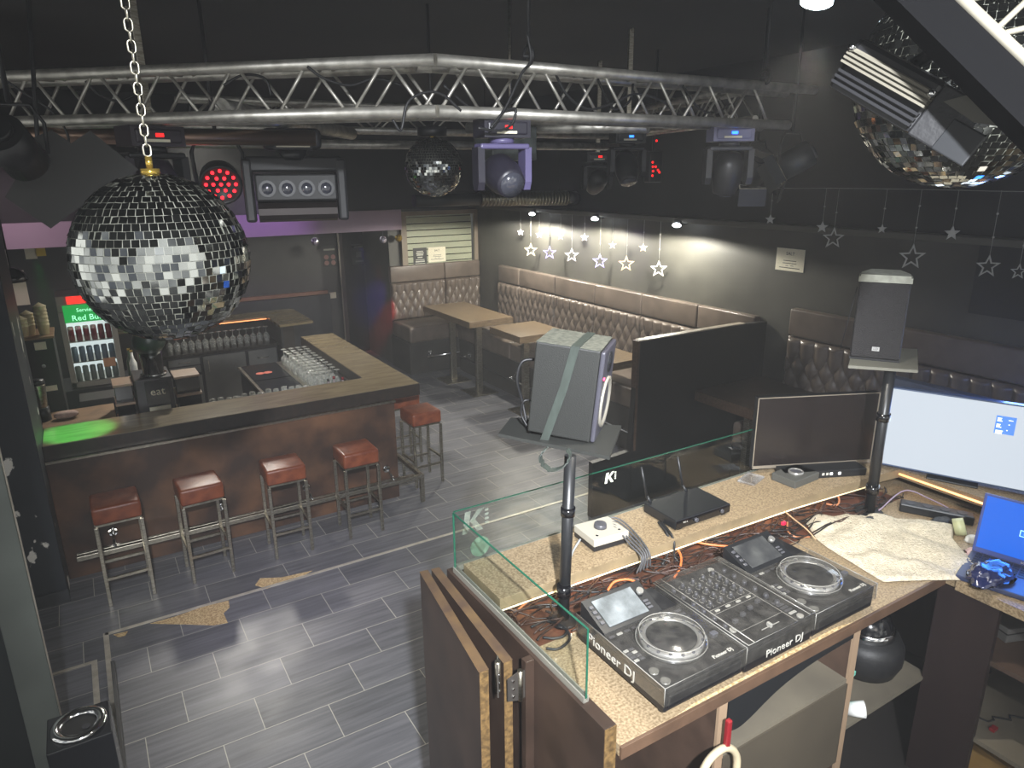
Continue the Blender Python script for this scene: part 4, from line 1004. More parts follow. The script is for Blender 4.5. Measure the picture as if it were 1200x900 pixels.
pb(MB().box(1.435, 1.40, 0.80, 2.055, 1.42, DZ-.036), 'back_board', greyshelf, D0, desk)
pb(MB().box(1.435, 1.155, 1.44, 2.055, 1.42, 1.455), 'shelf', greyshelf, D0, desk)
pb(MB().box(1.435, 1.150, 1.10, 2.055, 1.165, 1.44), 'sliding_panel', mat('panel_drab', '#4a4338', 0.5, col2='#403a31', scale=3), D0, desk)
pb(MB().box(2.083, 1.155, 1.22, 2.62, 1.85, 1.235), 'shelf', greyshelf, D0, desk)
pb(MB().box(2.083, 1.88, 0.8, 3.5, 1.90, DZ-.04).box(1.0, 1.88, .8, 1.405, 1.9, DZ-.04), 'back_board', mat('back_dark', '#2a1c1a', 0.7), D0, desk)
pb(MB().box(2.585, .95, 0.8, 2.61, 1.16, DZ-.04), 'corner_post', mat('corner_red', '#1e100f', 0.6), D0, desk)
for z, nm in ((1.42, 'shelf'), (1.08, 'shelf')):
    pb(MB().box(2.60, -.4, z, 3.3, 1.10, z+.018), nm, greyshelf if z < 1.2 else dbrown, D0, desk)
pb(MB().box(3.3, -.4, .8, 3.32, 1.9, DZ-.04), 'back_board', _mats['back_dark'], D0, desk)
pb(MB().box(1.03, 1.60, DZ, 3.05, 1.985, DZ+.0015), 'cable_tray_board', mat('tray_redbrown', '#5c3524', 0.6, col2='#40261b', scale=9), D0, desk)
# riser shelf with lit channel
rs = thing('riser_shelf', 'raised speckled shelf behind the decks with a glowing edge strip', 'shelf', (2, 1.9, DZ)); R0 = (2, 1.9, DZ)
ctrl = [(1.025, 1.775), (1.5, 1.768), (2.0, 1.755), (2.5, 1.738), (3.0, 1.70)]
poly = [(x, y) for x, y in ctrl] + [(3.17, 1.68), (3.17, 0.2), (3.60, 0.2), (3.60, 2.035), (1.025, 2.035)]
pb(MB().prism(poly, SZ-.004, SZ), 'shelf_top', stone, R0, rs)
pb(MB().prism(poly, SZ-.040, SZ-.004), 'shelf_core', mat('edge_greybrown', '#8b7a5e', 0.5, col2='#776850', scale=12), R0, rs)
glow = mat('edge_strip_warm', '#fff0c8', 0.4, emit='#ffe2a8', estr=0.5)
pb(MB().tube([(x, y-.004, SZ-.043) for x, y in ctrl], .003, 6), 'light_strip', glow, R0, rs)
pb(MB().tube([(3.165, 1.68, SZ-.022), (3.165, 1.18, SZ-.022)], .005, 6), 'light_strip', mat('edge_strip_orange', '#ffc890', 0.4, emit='#ffb070', estr=1.4), R0, rs)
pb(MB().box(1.05, 1.99, DZ, 3.6, 2.03, SZ-.04).box(3.5, .3, DZ, 3.6, 1.99, SZ-.04), 'back_support', mat('support_brown', '#4a3023', 0.6), R0, rs)
pb(MB().box(2.285, 1.80, DZ, 2.33, 1.83, SZ-.04), 'wood_block', mat('pine', '#c79a62', 0.6), R0, rs)
for x in (1.3, 1.9, 2.5): lamp('AREA', 'shelf_strip_light', (x, 1.80, SZ-.048), 0.22, (1.0, 0.55, 0.25), (x, 1.70, DZ), size=(0.5, 0.02))
# booth front board towards the dance floor and the side board
fb_ = thing('booth_front_board', 'dark board closing the DJ booth towards the dance floor', 'board', (2, 2.05, 0))
o = MB().box(1.0, 2.04, 0, 3.62, 2.075, 1.765, .003).build('board', lam, fb_); o.location = (-2, -2.05, 0)
sb = thing('booth_side_board', 'dark brown laminate side board of the DJ booth with raw chipboard end', 'board', (1.0, 1.6, 0)); K0 = (1.0, 1.6, 0)
pb(MB().box(0.975, 1.157, 0.0, 1.015, 2.075, 1.765, .0015), 'board', lam, K0, sb)
pb(MB().box(0.976, 1.1545, 0.0, 1.014, 1.157, 1.764), 'raw_edge', lamedge, K0, sb)
pb(MB().box(0.945, 1.49, 0.0, 0.975, 1.515, 1.762, .001), 'batten', lam, K0, sb)
def door_panel(lab, a, b, th=.022):
    a, b = Vector((*a, 0)), Vector((*b, 0)); d = (b-a).normalized(); n_ = Vector((-d.y, d.x, 0))
    t = thing('folding_panel', lab, 'door', a)
    c = [Vector((0, 0, 0)), b-a, (b-a)+n_*th, n_*th]
    MB().prism([(p_.x, p_.y) for p_ in c], 0, 1.765).build('board', lam, t)
    e0 = (b-a); e = [e0+d*.0005, e0+n_*th+d*.0005, e0+n_*th+d*.002, e0+d*.002]
    MB().prism([(p_.x, p_.y) for p_ in e], 0, 1.765).build('raw_edge', lamedge, t)
    MB().prism([(p_.x, p_.y) for p_ in [c[0]+n_*.002, c[1]+n_*.002, c[2]-n_*.002, c[3]-n_*.002]], 1.765, 1.7665).build('top_edge', lamtop, t)
    return t
t1 = door_panel('outer dark folding booth panel, leftmost of the two', (0.918, 2.106), (0.840, 1.519), -.028)
t2 = door_panel('inner dark folding booth panel beside the side board', (0.955, 2.10), (0.915, 1.519), -.028)
t1.location.x -= .006
def hinge(lab, P, rz):
    t = thing('hinge', lab, 'hinge', P, rz, 'panel hinges')
    t.scale = (1.5, 1.5, 1.5)
    MB().cyl((0, 0, -.035), (0, 0, .035), .006, n=10).build('pin', steel, t)
    for s in (-1, 1):
        MB().prism([(0, -.035), (s*.030, -.025), (s*.030, .025), (0, .035)], -.0015, .0015, M=Matrix.Rotation(PI/2, 4, 'X')).build('leaf', mat('hinge_metal', '#6a6560', 0.4, 0.8), t)
        MB().cyl((s*.018, -.0015, .018), (s*.018, -.004, .018), .003, n=8).cyl((s*.018, -.0015, 0), (s*.018, -.004, 0), .003, n=8).cyl((s*.018, -.0015, -.018), (s*.018, -.004, -.018), .003, n=8).build('screw', chrome, t)
hinge('steel butt hinge joining the inner folding panel to the side board', (0.930, 1.4965, 1.685), 0)
hinge('steel hinge on the end of the outer folding panel', (0.862, 1.512, 1.735), R(60))
# glass guard
def glass_panel(lab, a, b, z0, z1, flip=False):
    a, b = Vector((*a, 0)), Vector((*b, 0)); d = (b-a); L = d.length; dn = d.normalized()
    t = thing('glass_guard', lab, 'glass panel', a, (0, 0, math.atan2(d.y, d.x)), group='booth glass guards')
    MB().box(0, -.003, z0, L, .003, z1-.001).build('pane', clear, t)
    g = MB(); g.box(0, -.003, z1-.001, L, .003, z1+.001); g.box(-.001, -.003, z0, .001, .003, z1); g.box(L-.001, -.003, z0, L+.001, .003, z1)
    g.build('polished_edge', greenedge, t)
    MB().box(0, -.009, z0-.012, L, -.0045, z0+.006).box(0, .0045, z0-.012, L, .009, z0+.006).box(0, -.009, z0-.014, L, .009, z0-.011).build('channel', mat('channel_alu', '#a8a59a', 0.35, 0.6), t)
    return t, L
gS, L1 = glass_panel('side glass guard on top of the brown side board', (0.995, 1.262), (0.995, 2.045), 1.779, 1.998)
gF, L2 = glass_panel('long front glass guard between the desk and the dance floor', (1.0, 2.05), (2.60, 2.05), 1.779, 2.000)
def kmark(parent, x, z, s, m_=frost, y=-.0052):
    """white stencil of a slanted K with a small block of letters beside it"""
    mb = MB(); T = Matrix.Translation((x, y, z)) @ Matrix.Rotation(PI/2, 4, 'X')
    for poly in ([(-.5, -.5), (-.22, -.5), (-.05, .5), (-.33, .5)], [(-.14, .02), (.28, .5), (.58, .5), (.05, -.02)], [(-.10, .02), (.12, .1), (.52, -.5), (.22, -.5)]):
        mb.prism([(a*s, b*s) for a, b in poly], 0, .0006, M=T)
    for i in range(4): mb.prism([(.62*s, (.42-i*.2)*s), (.80*s, (.42-i*.2)*s), (.80*s, (.32-i*.2)*s), (.62*s, (.32-i*.2)*s)], 0, .0006, M=T)
    mb.build('stencil_mark', m_, parent)
whs = mat('stencil_white', '#d8dccb', 0.6)
kmark(gF, 0.70, 1.965, .045, whs); kmark(gF, 1.575, 1.965, .045, whs)
kmark(gF, 0.07, 1.945, .085, glass_mat('etched_faint', (0.8, 0.85, 0.8), 0.1, dust=0.2, dustcol='#d0d8cc', dscale=20))
o = MB().cyl((0.10, -.005, 1.835), (0.10, -.0058, 1.835), .040, n=30).build('round_mark', glass_mat('etched_green', (0.75, 0.88, 0.78), 0.1, dust=0.25, dustcol='#a8c8b0', dscale=20), gF)
text('etched_word', 'KRONE', .022, _mats['etched_faint'], gF, frame((0.09, -.0062, 1.862), (1, 0, 0), (0, 0, 1))) if False else None

# ---- players and mixer
dusty = mat('deck_black', '#17171a', 0.42, col2='#3b3a3a', scale=26, detail=9, contrast=(0.5, 0.8), bump=0.05, bscale=200)
deckside = mat('deck_side', '#141417', 0.35)
lcd = mat('player_screen', '#4d5254', 0.5, col2='#7a8082', scale=16, detail=7)
lcd2 = mat('player_screen_dark', '#2c2d2f', 0.4, col2='#474847', scale=16, detail=7)
silver = mat('silver_plastic', '#9a9893', 0.3, 0.6)
knobm = mat('knob_black', '#47474c', 0.3); btn = mat('button_grey', '#b4b2aa', 0.4); btnd = mat('button_dark', '#4a4a4e', 0.4)
cover = glass_mat('clear_cover', (0.93, 0.93, 0.93), 0.25, dust=0.06, rough=0.12, dscale=30, dustcol='#b9b4aa', fr=1.45)
coveredge = mat('cover_edge', '#83817b', 0.25, coat=0.6)
prt = mat('print_white', '#aaa79e', 0.5)
def player(lab, x0, y0, dark=False):
    W_, Dp, Hh = 0.325, 0.405, 0.100
    t = thing('dj_media_player', lab, 'DJ player', (x0, y0, DZ), group='DJ players')
    bdy = MB().box(0.006, 0.006, .018, W_-.006, Dp, Hh-.018, .004).box(.02, 0.0, .030, W_-.02, .01, Hh-.03, .003).build('body', deckside, t)
    MB().box(0.006, 0.006, Hh-.018, W_-.006, Dp, Hh-.006, .003).build('top_plate', dusty, t)
    for sx in (.03, W_-.03):
        for sy in (.035, Dp-.04): MB().cyl((sx, sy, 0), (sx, sy, .018), .014, .017, 14).build('foot', greyfix, t)
    z = Hh-.006
    MB().lathe([(0, 0), (.102, 0), (.102, .006), (.098, .010), (.0, .010)], 48, Matrix.Translation((.165, .150, z))).build('jog_base', blackp, t)
    MB().lathe([(.078, .010), (.098, .010), (.095, .022), (.084, .026), (.076, .024), (.078, .010)], 48, Matrix.Translation((.165, .150, z))).build('jog_ring', silver, t)
    MB().lathe([(.0, .010), (.078, .010), (.078, .023), (.072, .025), (.0, .0252)], 48, Matrix.Translation((.165, .150, z))).build('jog_platter', mat('platter', '#1f1f21', 0.35, col2='#454441', scale=30, detail=9, contrast=(.45, .85)), t)
    for k in range(16):
        a_ = 2*PI*k/16; c = (.165+.0905*math.cos(a_), .150+.0905*math.sin(a_), z+.022)
        MB().cyl(c, (c[0], c[1], c[2]+.003), .0055, n=10).build('jog_dimple', btnd, t)
    # display wedge
    wdg = MB(); wdg.prism([(.275, 0), (Dp-.004, 0), (Dp-.004, .052), (.280, .006)], -.120, .115, M=Matrix.Translation((.135, 0, z)) @ Matrix(((0, 0, 1, 0), (1, 0, 0, 0), (0, 1, 0, 0), (0, 0, 0, 1))))
    wdg.build('display_wedge', blackp, t)
    tl = math.atan2(.046, Dp-.284)
    Mx = Matrix.Translation((.125, (.280+Dp-.004)/2, z+.030)) @ Matrix.Rotation(tl, 4, 'X')
    MB().box(-.080, -.052, 0, .080, .050, .002, .0008, M=Mx).build('screen', lcd2 if dark else lcd, t)
    e = MB(); e.cyl((.095, .02, 0), (.095, .02, .014), .012, n=16); 
    bmesh.ops.transform(e.bm, matrix=Mx, verts=e.bm.verts); e.build('selector_knob', silver, t)
    for k in range(4):
        e = MB().box(-.10, -.035+k*.02, 0, -.086, -.024+k*.02, .003, .001, M=Mx); e.build('button', btnd, t)
    for k in range(3):
        e = MB().box(.085+k*.0, -.045+k*.013, 0, .104, -.037+k*.013, .003, .001, M=Mx); e.build('button', btnd, t)
    for k in range(2):
        e = MB().cyl((.030, .030+k*.047, z), (.030, .030+k*.047, z+.006), .0145, n=22); e.build('play_button', mat('play_ring', '#b5b3ab', 0.25, 0.7), t)
    for k in range(4):
        for j in range(2):
            MB().box(.014+j*.020, .135+k*.016, z, .030+j*.020, .145+k*.016, z+.003, .001).build('button', btn if (k+j) % 3 == 0 else btnd, t)
    for k in range(8): MB().box(.02+k*.030, .258, z, .040+k*.030, .267, z+.003, .001).build('button', btn if k % 3 == 1 else btnd, t)
    MB().box(.285, .045, z, .305, .195, z+.001).build('pitch_slot', blackp, t)
    MB().box(.283, .095, z, .307, .112, z+.014, .002).build('pitch_slider', btnd, t)
    for k in range(3): MB().box(.284, .21+k*.02, z, .306, .220+k*.02, z+.003, .001).build('button', btnd, t)
    # clear dust cover
    cz = Hh+.006
    cv = MB().box(0, 0, cz-.001, W_, .270, cz+.0008).box(-.001, 0, .045, .0008, Dp, cz).box(W_-.0008, 0, .045, W_+.001, .27, cz).box(0, -.001, .045, W_, .0008, cz)
    cv.lathe([(.108, 0), (.108, .014), (.098, .024), (.0, .026)], 44, Matrix.Translation((.165, .150, cz)))
    cv.build('dust_cover', cover, t)
    MB().tube([(.165+.106*math.cos(2*PI*k/44), .150+.106*math.sin(2*PI*k/44), cz+.003) for k in range(44)], .0016, 6, closed=True).tube([(.165+.097*math.cos(2*PI*k/44), .150+.097*math.sin(2*PI*k/44), cz+.0245) for k in range(44)], .0014, 6, closed=True).build('cover_rim', coveredge, t)
    MB().tube([(0, Dp, cz), (0, 0, cz), (W_, 0, cz), (W_, Dp, cz)], .0014, 6).tube([(0, 0, cz), (0, 0, .05)], .0012, 6).tube([(W_, 0, cz), (W_, 0, .05)], .0012, 6).build('cover_edge', coveredge, t)
    text('printed_word', 'Pioneer DJ', .018, prt, t, Matrix.Translation((.245, .022, cz+.001)))
    text('side_lettering', 'Pioneer DJ', .046, prt, t, frame((-.0015, .23, .060), (0, -1, 0), (0, 0, 1)), sx=1.1)
    return t
player('left DJ media player with dusty cover beside the glass guard', 1.178, 1.152)
player('right DJ media player with darker dusty screen next to the towel', 1.818, 1.150, True)
mx = thing('dj_mixer', 'black four-channel DJ mixer under a dusty clear cover between the players', 'DJ mixer', (1.505, 1.150, DZ))
W_, Dp, Hh = .308, .400, .095
MB().box(.002, .006, .012, W_-.002, Dp, Hh-.01, .004).build('body', deckside, mx)
MB().box(.002, .006, Hh-.01, W_-.002, Dp, Hh, .003).build('top_plate', dusty, mx)
for sx in (.03, W_-.03):
    for sy in (.04, Dp-.04): MB().cyl((sx, sy, 0), (sx, sy, .012), .015, n=14).build('foot', greyfix, mx)
for c_ in range(4):
    x = .075+c_*.048
    for r_ in range(5):
        y = .345-r_*.031
        k_ = MB().cyl((x, y, Hh), (x, y, Hh+.017), .0080, .0064, 12).build('knob', knobm, mx); MB().box(x-.0011, y-.001, Hh+.017, x+.0011, y+.006, Hh+.0176).build('pointer', prt, k_); MB().tube([(x+.0115*math.cos(a_*PI/6), y+.0115*math.sin(a_*PI/6), Hh+.0006) for a_ in range(-2, 9)], .0007, 4).build('knob_scale', prt, mx)
    MB().box(x-.009, .185, Hh, x+.009, .193, Hh+.004, .001).build('cue_button', mat('cue_pale', '#c0bdb2', 0.4), mx)
    MB().box(x-.0015, .095, Hh, x+.0015, .165, Hh+.001).build('fader_slot', blackg, mx)
    MB().box(x-.009, .110+c_*.012, Hh, x+.009, .122+c_*.012, Hh+.012, .002).build('fader_cap', btnd, mx)
    for s_ in range(6): MB().box(x+.014, .21+s_*.02, Hh, x+.017, .222+s_*.02, Hh+.0015).build('level_light', greyfix, mx) if c_ < 3 else None
for (xa, ya, xb, yb) in ((.05, .018, .052, .38), (.246, .018, .248, .38), (.05, .200, .246, .2015), (.05, .178, .246, .1793), (.05, .075, .246, .0762)): MB().box(xa, ya, Hh, xb, yb, Hh+.0004).build('printed_line', prt, mx)
MB().box(.115, .045, Hh, .195, .048, Hh+.001).box(.145, .038, Hh, .155, .056, Hh+.013, .002).build('crossfader', btn, mx)
for k_ in range(6):
    y = .34-k_*.045
    MB().cyl((.030, y, Hh), (.030, y, Hh+.013), .008, .007, 12).build('knob', knobm, mx)
    MB().cyl((.270, y, Hh), (.270, y, Hh+.013), .009 if k_ < 4 else .012, .007, 12).build('knob', knobm, mx)
for k_ in range(5): MB().box(.255, .05+k_*.016, Hh, .285, .060+k_*.016, Hh+.003, .001).build('button', btn if k_ == 0 else btnd, mx)
for (x, y) in ((.236, .37), (.272, .028), (.036, .09)): MB().cyl((x, y, Hh), (x, y, Hh+.006), .011, n=18).build('round_button', prt, mx)
cz = Hh+.020
MB().box(0, 0, cz, W_, Dp, cz+.0015).box(-.0005, 0, .05, .0008, Dp, cz).box(W_-.0008, 0, .05, W_+.0005, Dp, cz).box(0, -.001, .05, W_, .0008, cz).build('dust_cover', cover, mx)
MB().tube([(0, Dp, cz), (0, 0, cz), (W_, 0, cz), (W_, Dp, cz)], .0015, 6, closed=True).tube([(.025, 0, cz+.001), (.025, Dp, cz+.001)], .0010, 6).tube([(W_-.025, 0, cz+.001), (W_-.025, Dp, cz+.001)], .0010, 6).build('cover_edge', coveredge, mx)
text('front_lettering', 'Pioneer DJ', .036, prt, mx, frame((W_*.55, .0045-.006, .050), (1, 0, 0), (0, 0, 1)), sx=1.1)

# ---- things on the riser shelf
t = thing('headphone_amplifier', 'small white metal control box with one black knob on the riser shelf', 'control box', (1.555, 1.905, SZ), R(-4)); t.scale = (.84, .88, 1.15)
MB().box(-.092, -.075, .002, .092, .08, .042, .003).build('lower_shell', mat('shell_black', '#1d1d20', 0.4), t)
MB().box(-.094, -.077, .020, .094, .082, .046, .003).build('top_plate', mat('box_white', '#a8a396', 0.4), t)
MB().cyl((.0, .01, .046), (.0, .01, .060), .030, .027, 26).box(-.0015, .01, .060, .0015, .036, .0612).build('knob', knobm, t)
MB().cyl((-.06, -.05, .046), (-.06, -.05, .048), .006, n=10).cyl((.06, -.05, .046), (.06, -.05, .048), .006, n=10).build('screw', chrome, t)
t = thing('wireless_receiver', 'flat black wireless receiver with two rod antennas on the riser shelf', 'receiver', (1.995, 1.895, SZ), R(-1))
MB().box(-.15, -.095, .006, .15, .095, .046, .004).build('case', mat('receiver_black', '#1b1c1e', 0.33), t)
MB().box(-.148, -.0965, .010, .148, -.095, .042).build('front_panel', blackg, t)
text('front_lettering', 'W1 A', .010, prt, t, frame((-.10, -.097, .03), (1, 0, 0), (0, 0, 1)))
MB().cyl((-.045, -.097, .026), (-.045, -.106, .026), .009, n=16).build('knob', knobm, t); MB().cyl((.10, -.097, .026), (.10, -.103, .026), .008, n=16).build('knob', knobm, t)
for sx in (-1, 1):
    MB().cyl((sx*.10-.02, .085, .04), (sx*.10-.03, .10, .07), .006).tube([(sx*.10-.03, .10, .06), (sx*.10-.055, .115, .20)], .005, 8).build('antenna', blackp, t)
for x in (-.12, .12): MB().box(x-.012, -.09, 0, x+.012, -.06, .006).box(x-.012, .05, 0, x+.012, .08, .006).build('foot', rubber, t)
t = thing('controller_knob_box', 'square dark grey controller with a round dial on the riser shelf', 'controller', (2.655, 1.872, SZ), R(3))
MB().box(-.09, -.062, 0, .09, .062, .036, .003).build('case', mat('box_darkgrey', '#4a4a46', 0.5), t)
MB().lathe([(.034, .036), (.034, .044), (.028, .046), (.026, .037)], 30).build('dial_ring', silver, t); MB().cyl((0, 0, .036), (0, 0, .041), .026, n=26).build('dial', knobm, t)
t = thing('rack_device', 'long thin black rack unit with small white buttons in front of the dark monitor', 'rack unit', (2.80, 1.835, SZ), R(-24.2))
MB().box(-.20, -.03, 0, .20, .06, .036, .002).build('case', blackp, t)
for i, x in enumerate((-.15, -.125, -.02, -.0, .02, .06)): MB().box(x, -.0315, .014, x+.012, -.03, .026).build('button', mat('lit_button', '#ffffff', 0.4, emit='#ffffff', estr=1.2) if i > 3 or i == 0 else btn, t)
text('front_lettering', 'RACK', .012, prt, t, frame((.12, -.031, .018), (1, 0, 0), (0, 0, 1))) if False else None
tag(MB().box(-.06, -.04, 0, .06, .04, .012, .004).build('glass_ashtray', glass_mat('bag_plastic', (.9, .9, .92), .4, dust=.4), loc=(2.48, 1.975, SZ), rot=(0, 0, .3)), 'crumpled clear plastic wrapper by the corner of the dark monitor', 'wrapper')
# dark monitor
A, Bm = Vector((2.537, 2.022, 0)), Vector((3.079, 1.778, 0)); d = (Bm-A).normalized(); Lm = (Bm-A).length
t = thing('dark_monitor', 'switched-off wide monitor with thin pale bezel at the end of the riser shelf', 'monitor', A, math.atan2(d.y, d.x))
zb, zt = 1.815, 2.163
MB().box(0, 0, zb, Lm, .035, zt, .002).build('case', blackp, t)
MB().box(.006, -.0015, zb+.016, Lm-.006, 0, zt-.006).build('screen', mat('screen_off', '#1c1716', 0.22), t)
bz = MB().box(0, -.003, zt-.004, Lm, 0, zt).box(0, -.003, zb, .004, 0, zt).box(Lm-.004, -.003, zb, Lm, 0, zt).box(0, -.003, zb, Lm, 0, zb+.014); bz.build('bezel', mat('bezel_pale', '#8d8476', 0.4, 0.4), t)
MB().box(Lm/2-.1, .0, SZ, Lm/2+.1, .12, SZ+.008, .003).box(Lm/2-.02, .03, SZ+.005, Lm/2+.02, .05, zb+.1).build('stand', blackp, t)
# lit monitor
A, Bm = Vector((3.1, 1.755, 0)), Vector((3.307, 1.285, 0)); d = (Bm-A).normalized(); Lm = .615; zb, zt = 1.818, 2.186
t = thing('lit_monitor', 'wide monitor with a bright white screen and small blue menu block', 'monitor', A, math.atan2(d.y, d.x))
MB().box(-.008, .001, zb-.008, Lm, .035, zt+.006, .002).build('case', mat('case_bluegrey', '#50607c', 0.4), t)
MB().box(0, -.001, zb, Lm-.008, .001, zt).build('screen', mat('screen_white', '#12161a', 0.4, emit='#dfe9f4', estr=0.56), t)
mb = MB().box(.425, -.002, 2.055, .497, -.001, 2.135); mn = mb.build('menu_block', mat('menu_blue', '#4a74b8', 0.5, emit='#4a78c4', estr=0.8), t)
ml = MB()
rr = random.Random(4)
for i in range(3):
    for j in range(3):
        ml.box(.430, -.003, 2.122-i*.028-j*.006, .430+rr.uniform(.012, .028), -.002, 2.126-i*.028-j*.006)
ml.box(.470, -.003, 2.118, .486, -.002, 2.121).box(.472, -.003, 2.098, .477, -.002, 2.102).box(.468, -.003, 2.072, .473, -.002, 2.076)
ml.build('menu_lines', mat('menu_white', '#e0e8ff', 0.5, emit='#e8f0ff', estr=0.9), mn)
MB().box(Lm/2-.1, -.02, SZ, Lm/2+.1, .10, SZ+.008, .003).box(Lm/2-.02, .035, SZ+.005, Lm/2+.02, .05, zb+.1).build('stand', blackp, t)
lamp('AREA', 'monitor_glow_light', (3.10, 1.45, 2.0), 0.7, (0.75, 0.87, 1.0), (1.8, 0.9, 1.8), size=(0.5, 0.3))
# booth back wall on the right, blue lit
struct(MB().box(3.64, -1.0, 0.8, 3.70, 2.1, 2.08, .003).build('wall_booth', mat('booth_wall', '#49505c', 0.5, col2='#3f4551', scale=3)))
# laptop
A = Vector((2.815, 1.170, 0)); d = Vector((.25, -.97, 0)).normalized()
t = thing('laptop', 'open laptop with a plain blue screen at the right edge', 'laptop', (A.x, A.y, DZ), math.atan2(d.y, d.x))
Ms = Matrix.Translation((0, 0, .018)) @ Matrix.Rotation(R(-12), 4, 'X')
MB().box(0, 0, 0, .36, .010, .235, .003, M=Ms).build('lid', mat('laptop_shell', '#3c4a86', 0.4), t)
MB().box(.010, -.0012, .020, .350, -.0002, .226, M=Ms).build('screen', mat('screen_blue', '#05101c', 0.4, emit='#0a6cf0', estr=0.60), t)
lb = MB().box(.135, -.0022, .105, .200, -.0013, .13, M=Ms).build('dialog_frame', mat('dialog_line', '#8fc0ff', 0.5, emit='#8cc4ff', estr=0.8), t)
MB().box(.138, -.003, .108, .197, -.0023, .127, M=Ms).build('dialog_fill', mat('dialog_fill', '#1a5ad0', 0.5, emit='#1a5cd8', estr=0.8), lb)
text('dialog_text', 'HDMI 1', .012, _mats['dialog_line'], lb, Ms @ frame((.167, -.0032, .117), (1, 0, 0), (0, 0, 1)))
MB().box(0, -.245, .002, .36, .0, .020, .004).build('keyboard_base', mat('laptop_base', '#2b3350', 0.4), t)
kb = MB()
for i in range(13):
    for j in range(5): kb.box(.02+i*.0246, -.11+j*.020, .020, .041+i*.0246, -.094+j*.020, .0225)
kb.build('keys', blackp, t)
text('hinge_lettering', 'acer', .013, prt, t, Ms @ frame((.17, -.0015, .010), (1, 0, 0), (0, 0, 1)))
lamp('AREA', 'laptop_glow_light', (2.78, 1.0, 1.83), 0.5, (0.05, 0.25, 1.0), (2.4, .7, 1.6), size=(0.2, 0.15))
# plastic bag, blue lit, by the laptop
def crumple(name, lab, cat, P, size, mm, seed, amp=.35, sub=4, rot=(0, 0, 0)):
    rnd = random.Random(seed); mb = MB(); bmesh.ops.create_icosphere(mb.bm, subdivisions=sub, radius=1)
    from mathutils import noise
    for v in mb.bm.verts:
        n_ = noise.fractal(v.co*1.6+Vector((seed, 0, 0)), 0.9, 2.2, 5)
        f_ = 1 + amp*n_ + .12*noise.noise(v.co*6+Vector((seed, 2, 0)))
        v.co = Vector((v.co.x*size[0]*f_, v.co.y*size[1]*f_, max(-.0, v.co.z*size[2]*f_)))
    for f in mb.bm.faces: f.smooth = True
    return tag(mb.build(name, mm, loc=P, rot=rot), lab, cat)
crumple('plastic_bag', 'shiny dark plastic bag glowing blue below the laptop', 'bag', (2.655, 1.03, DZ+.03), (.10, .06, .045), mat('bag_dark', '#1c2246', 0.2, coat=.6), 5)
crumple('black_glove', 'crumpled dark cloth glove behind the towel by the pole foot', 'glove', (2.74, 1.535, DZ), (.11, .045, .018), mat('cloth_dark', '#33363c', 0.85), 9)
# towel
tw = MB(); from mathutils import noise as _n
tow = [(942, 608), (1165, 680)]
c00, c10, c11, c01 = onz(960, 682, DZ), onz(1152, 683, DZ), onz(1103, 612, DZ), onz(943, 606, DZ)
outline = [(948, 607), (985, 606), (1030, 604), (1062, 611), (1100, 618), (1118, 620), (1116, 634), (1134, 652), (1158, 666), (1167, 676), (1158, 684), (1130, 681), (1085, 681), (1035, 683), (1005, 665), (968, 642), (957, 633), (943, 612)]
OP = [onz(x, y, DZ) for x, y in outline]
ctr = sum(OP, Vector())/len(OP); NR = 34
def rim(a):
    # radial distance of the outline in direction a
    dx, dy = math.cos(a), math.sin(a); best = 0
    for i in range(len(OP)):
        p_, q_ = OP[i], OP[(i+1) % len(OP)]; ex, ey = q_.x-p_.x, q_.y-p_.y
        det = dx*(-ey)+dy*ex
        if abs(det) < 1e-9: continue
        wx, wy = p_.x-ctr.x, p_.y-ctr.y
        r_ = (wx*(-ey)+wy*ex)/det; s_ = (dx*wy-dy*wx)/det
        if -1e-6 <= s_ <= 1+1e-6 and r_ > best: best = r_
    return best
NA = 150; rows = []
for k_ in range(NR+1):
    row = []
    for a_ in range(NA):
        an = 2*PI*a_/NA; r_ = rim(an)*k_/NR
        x, y = ctr.x+r_*math.cos(an), ctr.y+r_*math.sin(an)
        q_ = Vector((x*5, y*5, 3.1))
        z = DZ+.010 + .034*abs(_n.noise(q_)) + .024*max(0, _n.noise(q_*2.3)) + .0020*math.sin(x*260)*math.sin(y*260)
        if k_ > NR-2: z = DZ+.003 + (z-DZ-.003)*(.6 if k_ < NR else 0.1)
        # hangs over the desk edge gap
        row.append(tw.bm.verts.new((x, y, z)))
    rows.append(row)
for k_ in range(NR):
    for a_ in range(NA):
        b_ = (a_+1) % NA
        f = tw.bm.faces.new((rows[k_][a_], rows[k_][b_], rows[k_+1][b_], rows[k_+1][a_])); f.smooth = True
bmesh.ops.remove_doubles(tw.bm, verts=rows[0], dist=1e-5)
towm = mat('towel_waffle', '#cfc4ae', 0.95, col2='#b0a690', scale=70, bump=0.8, bscale=150, contrast=(.3, .7))
o = tw.build('towel', towm); tag(o, 'crumpled cream waffle towel spread on the desk right of the players', 'towel')
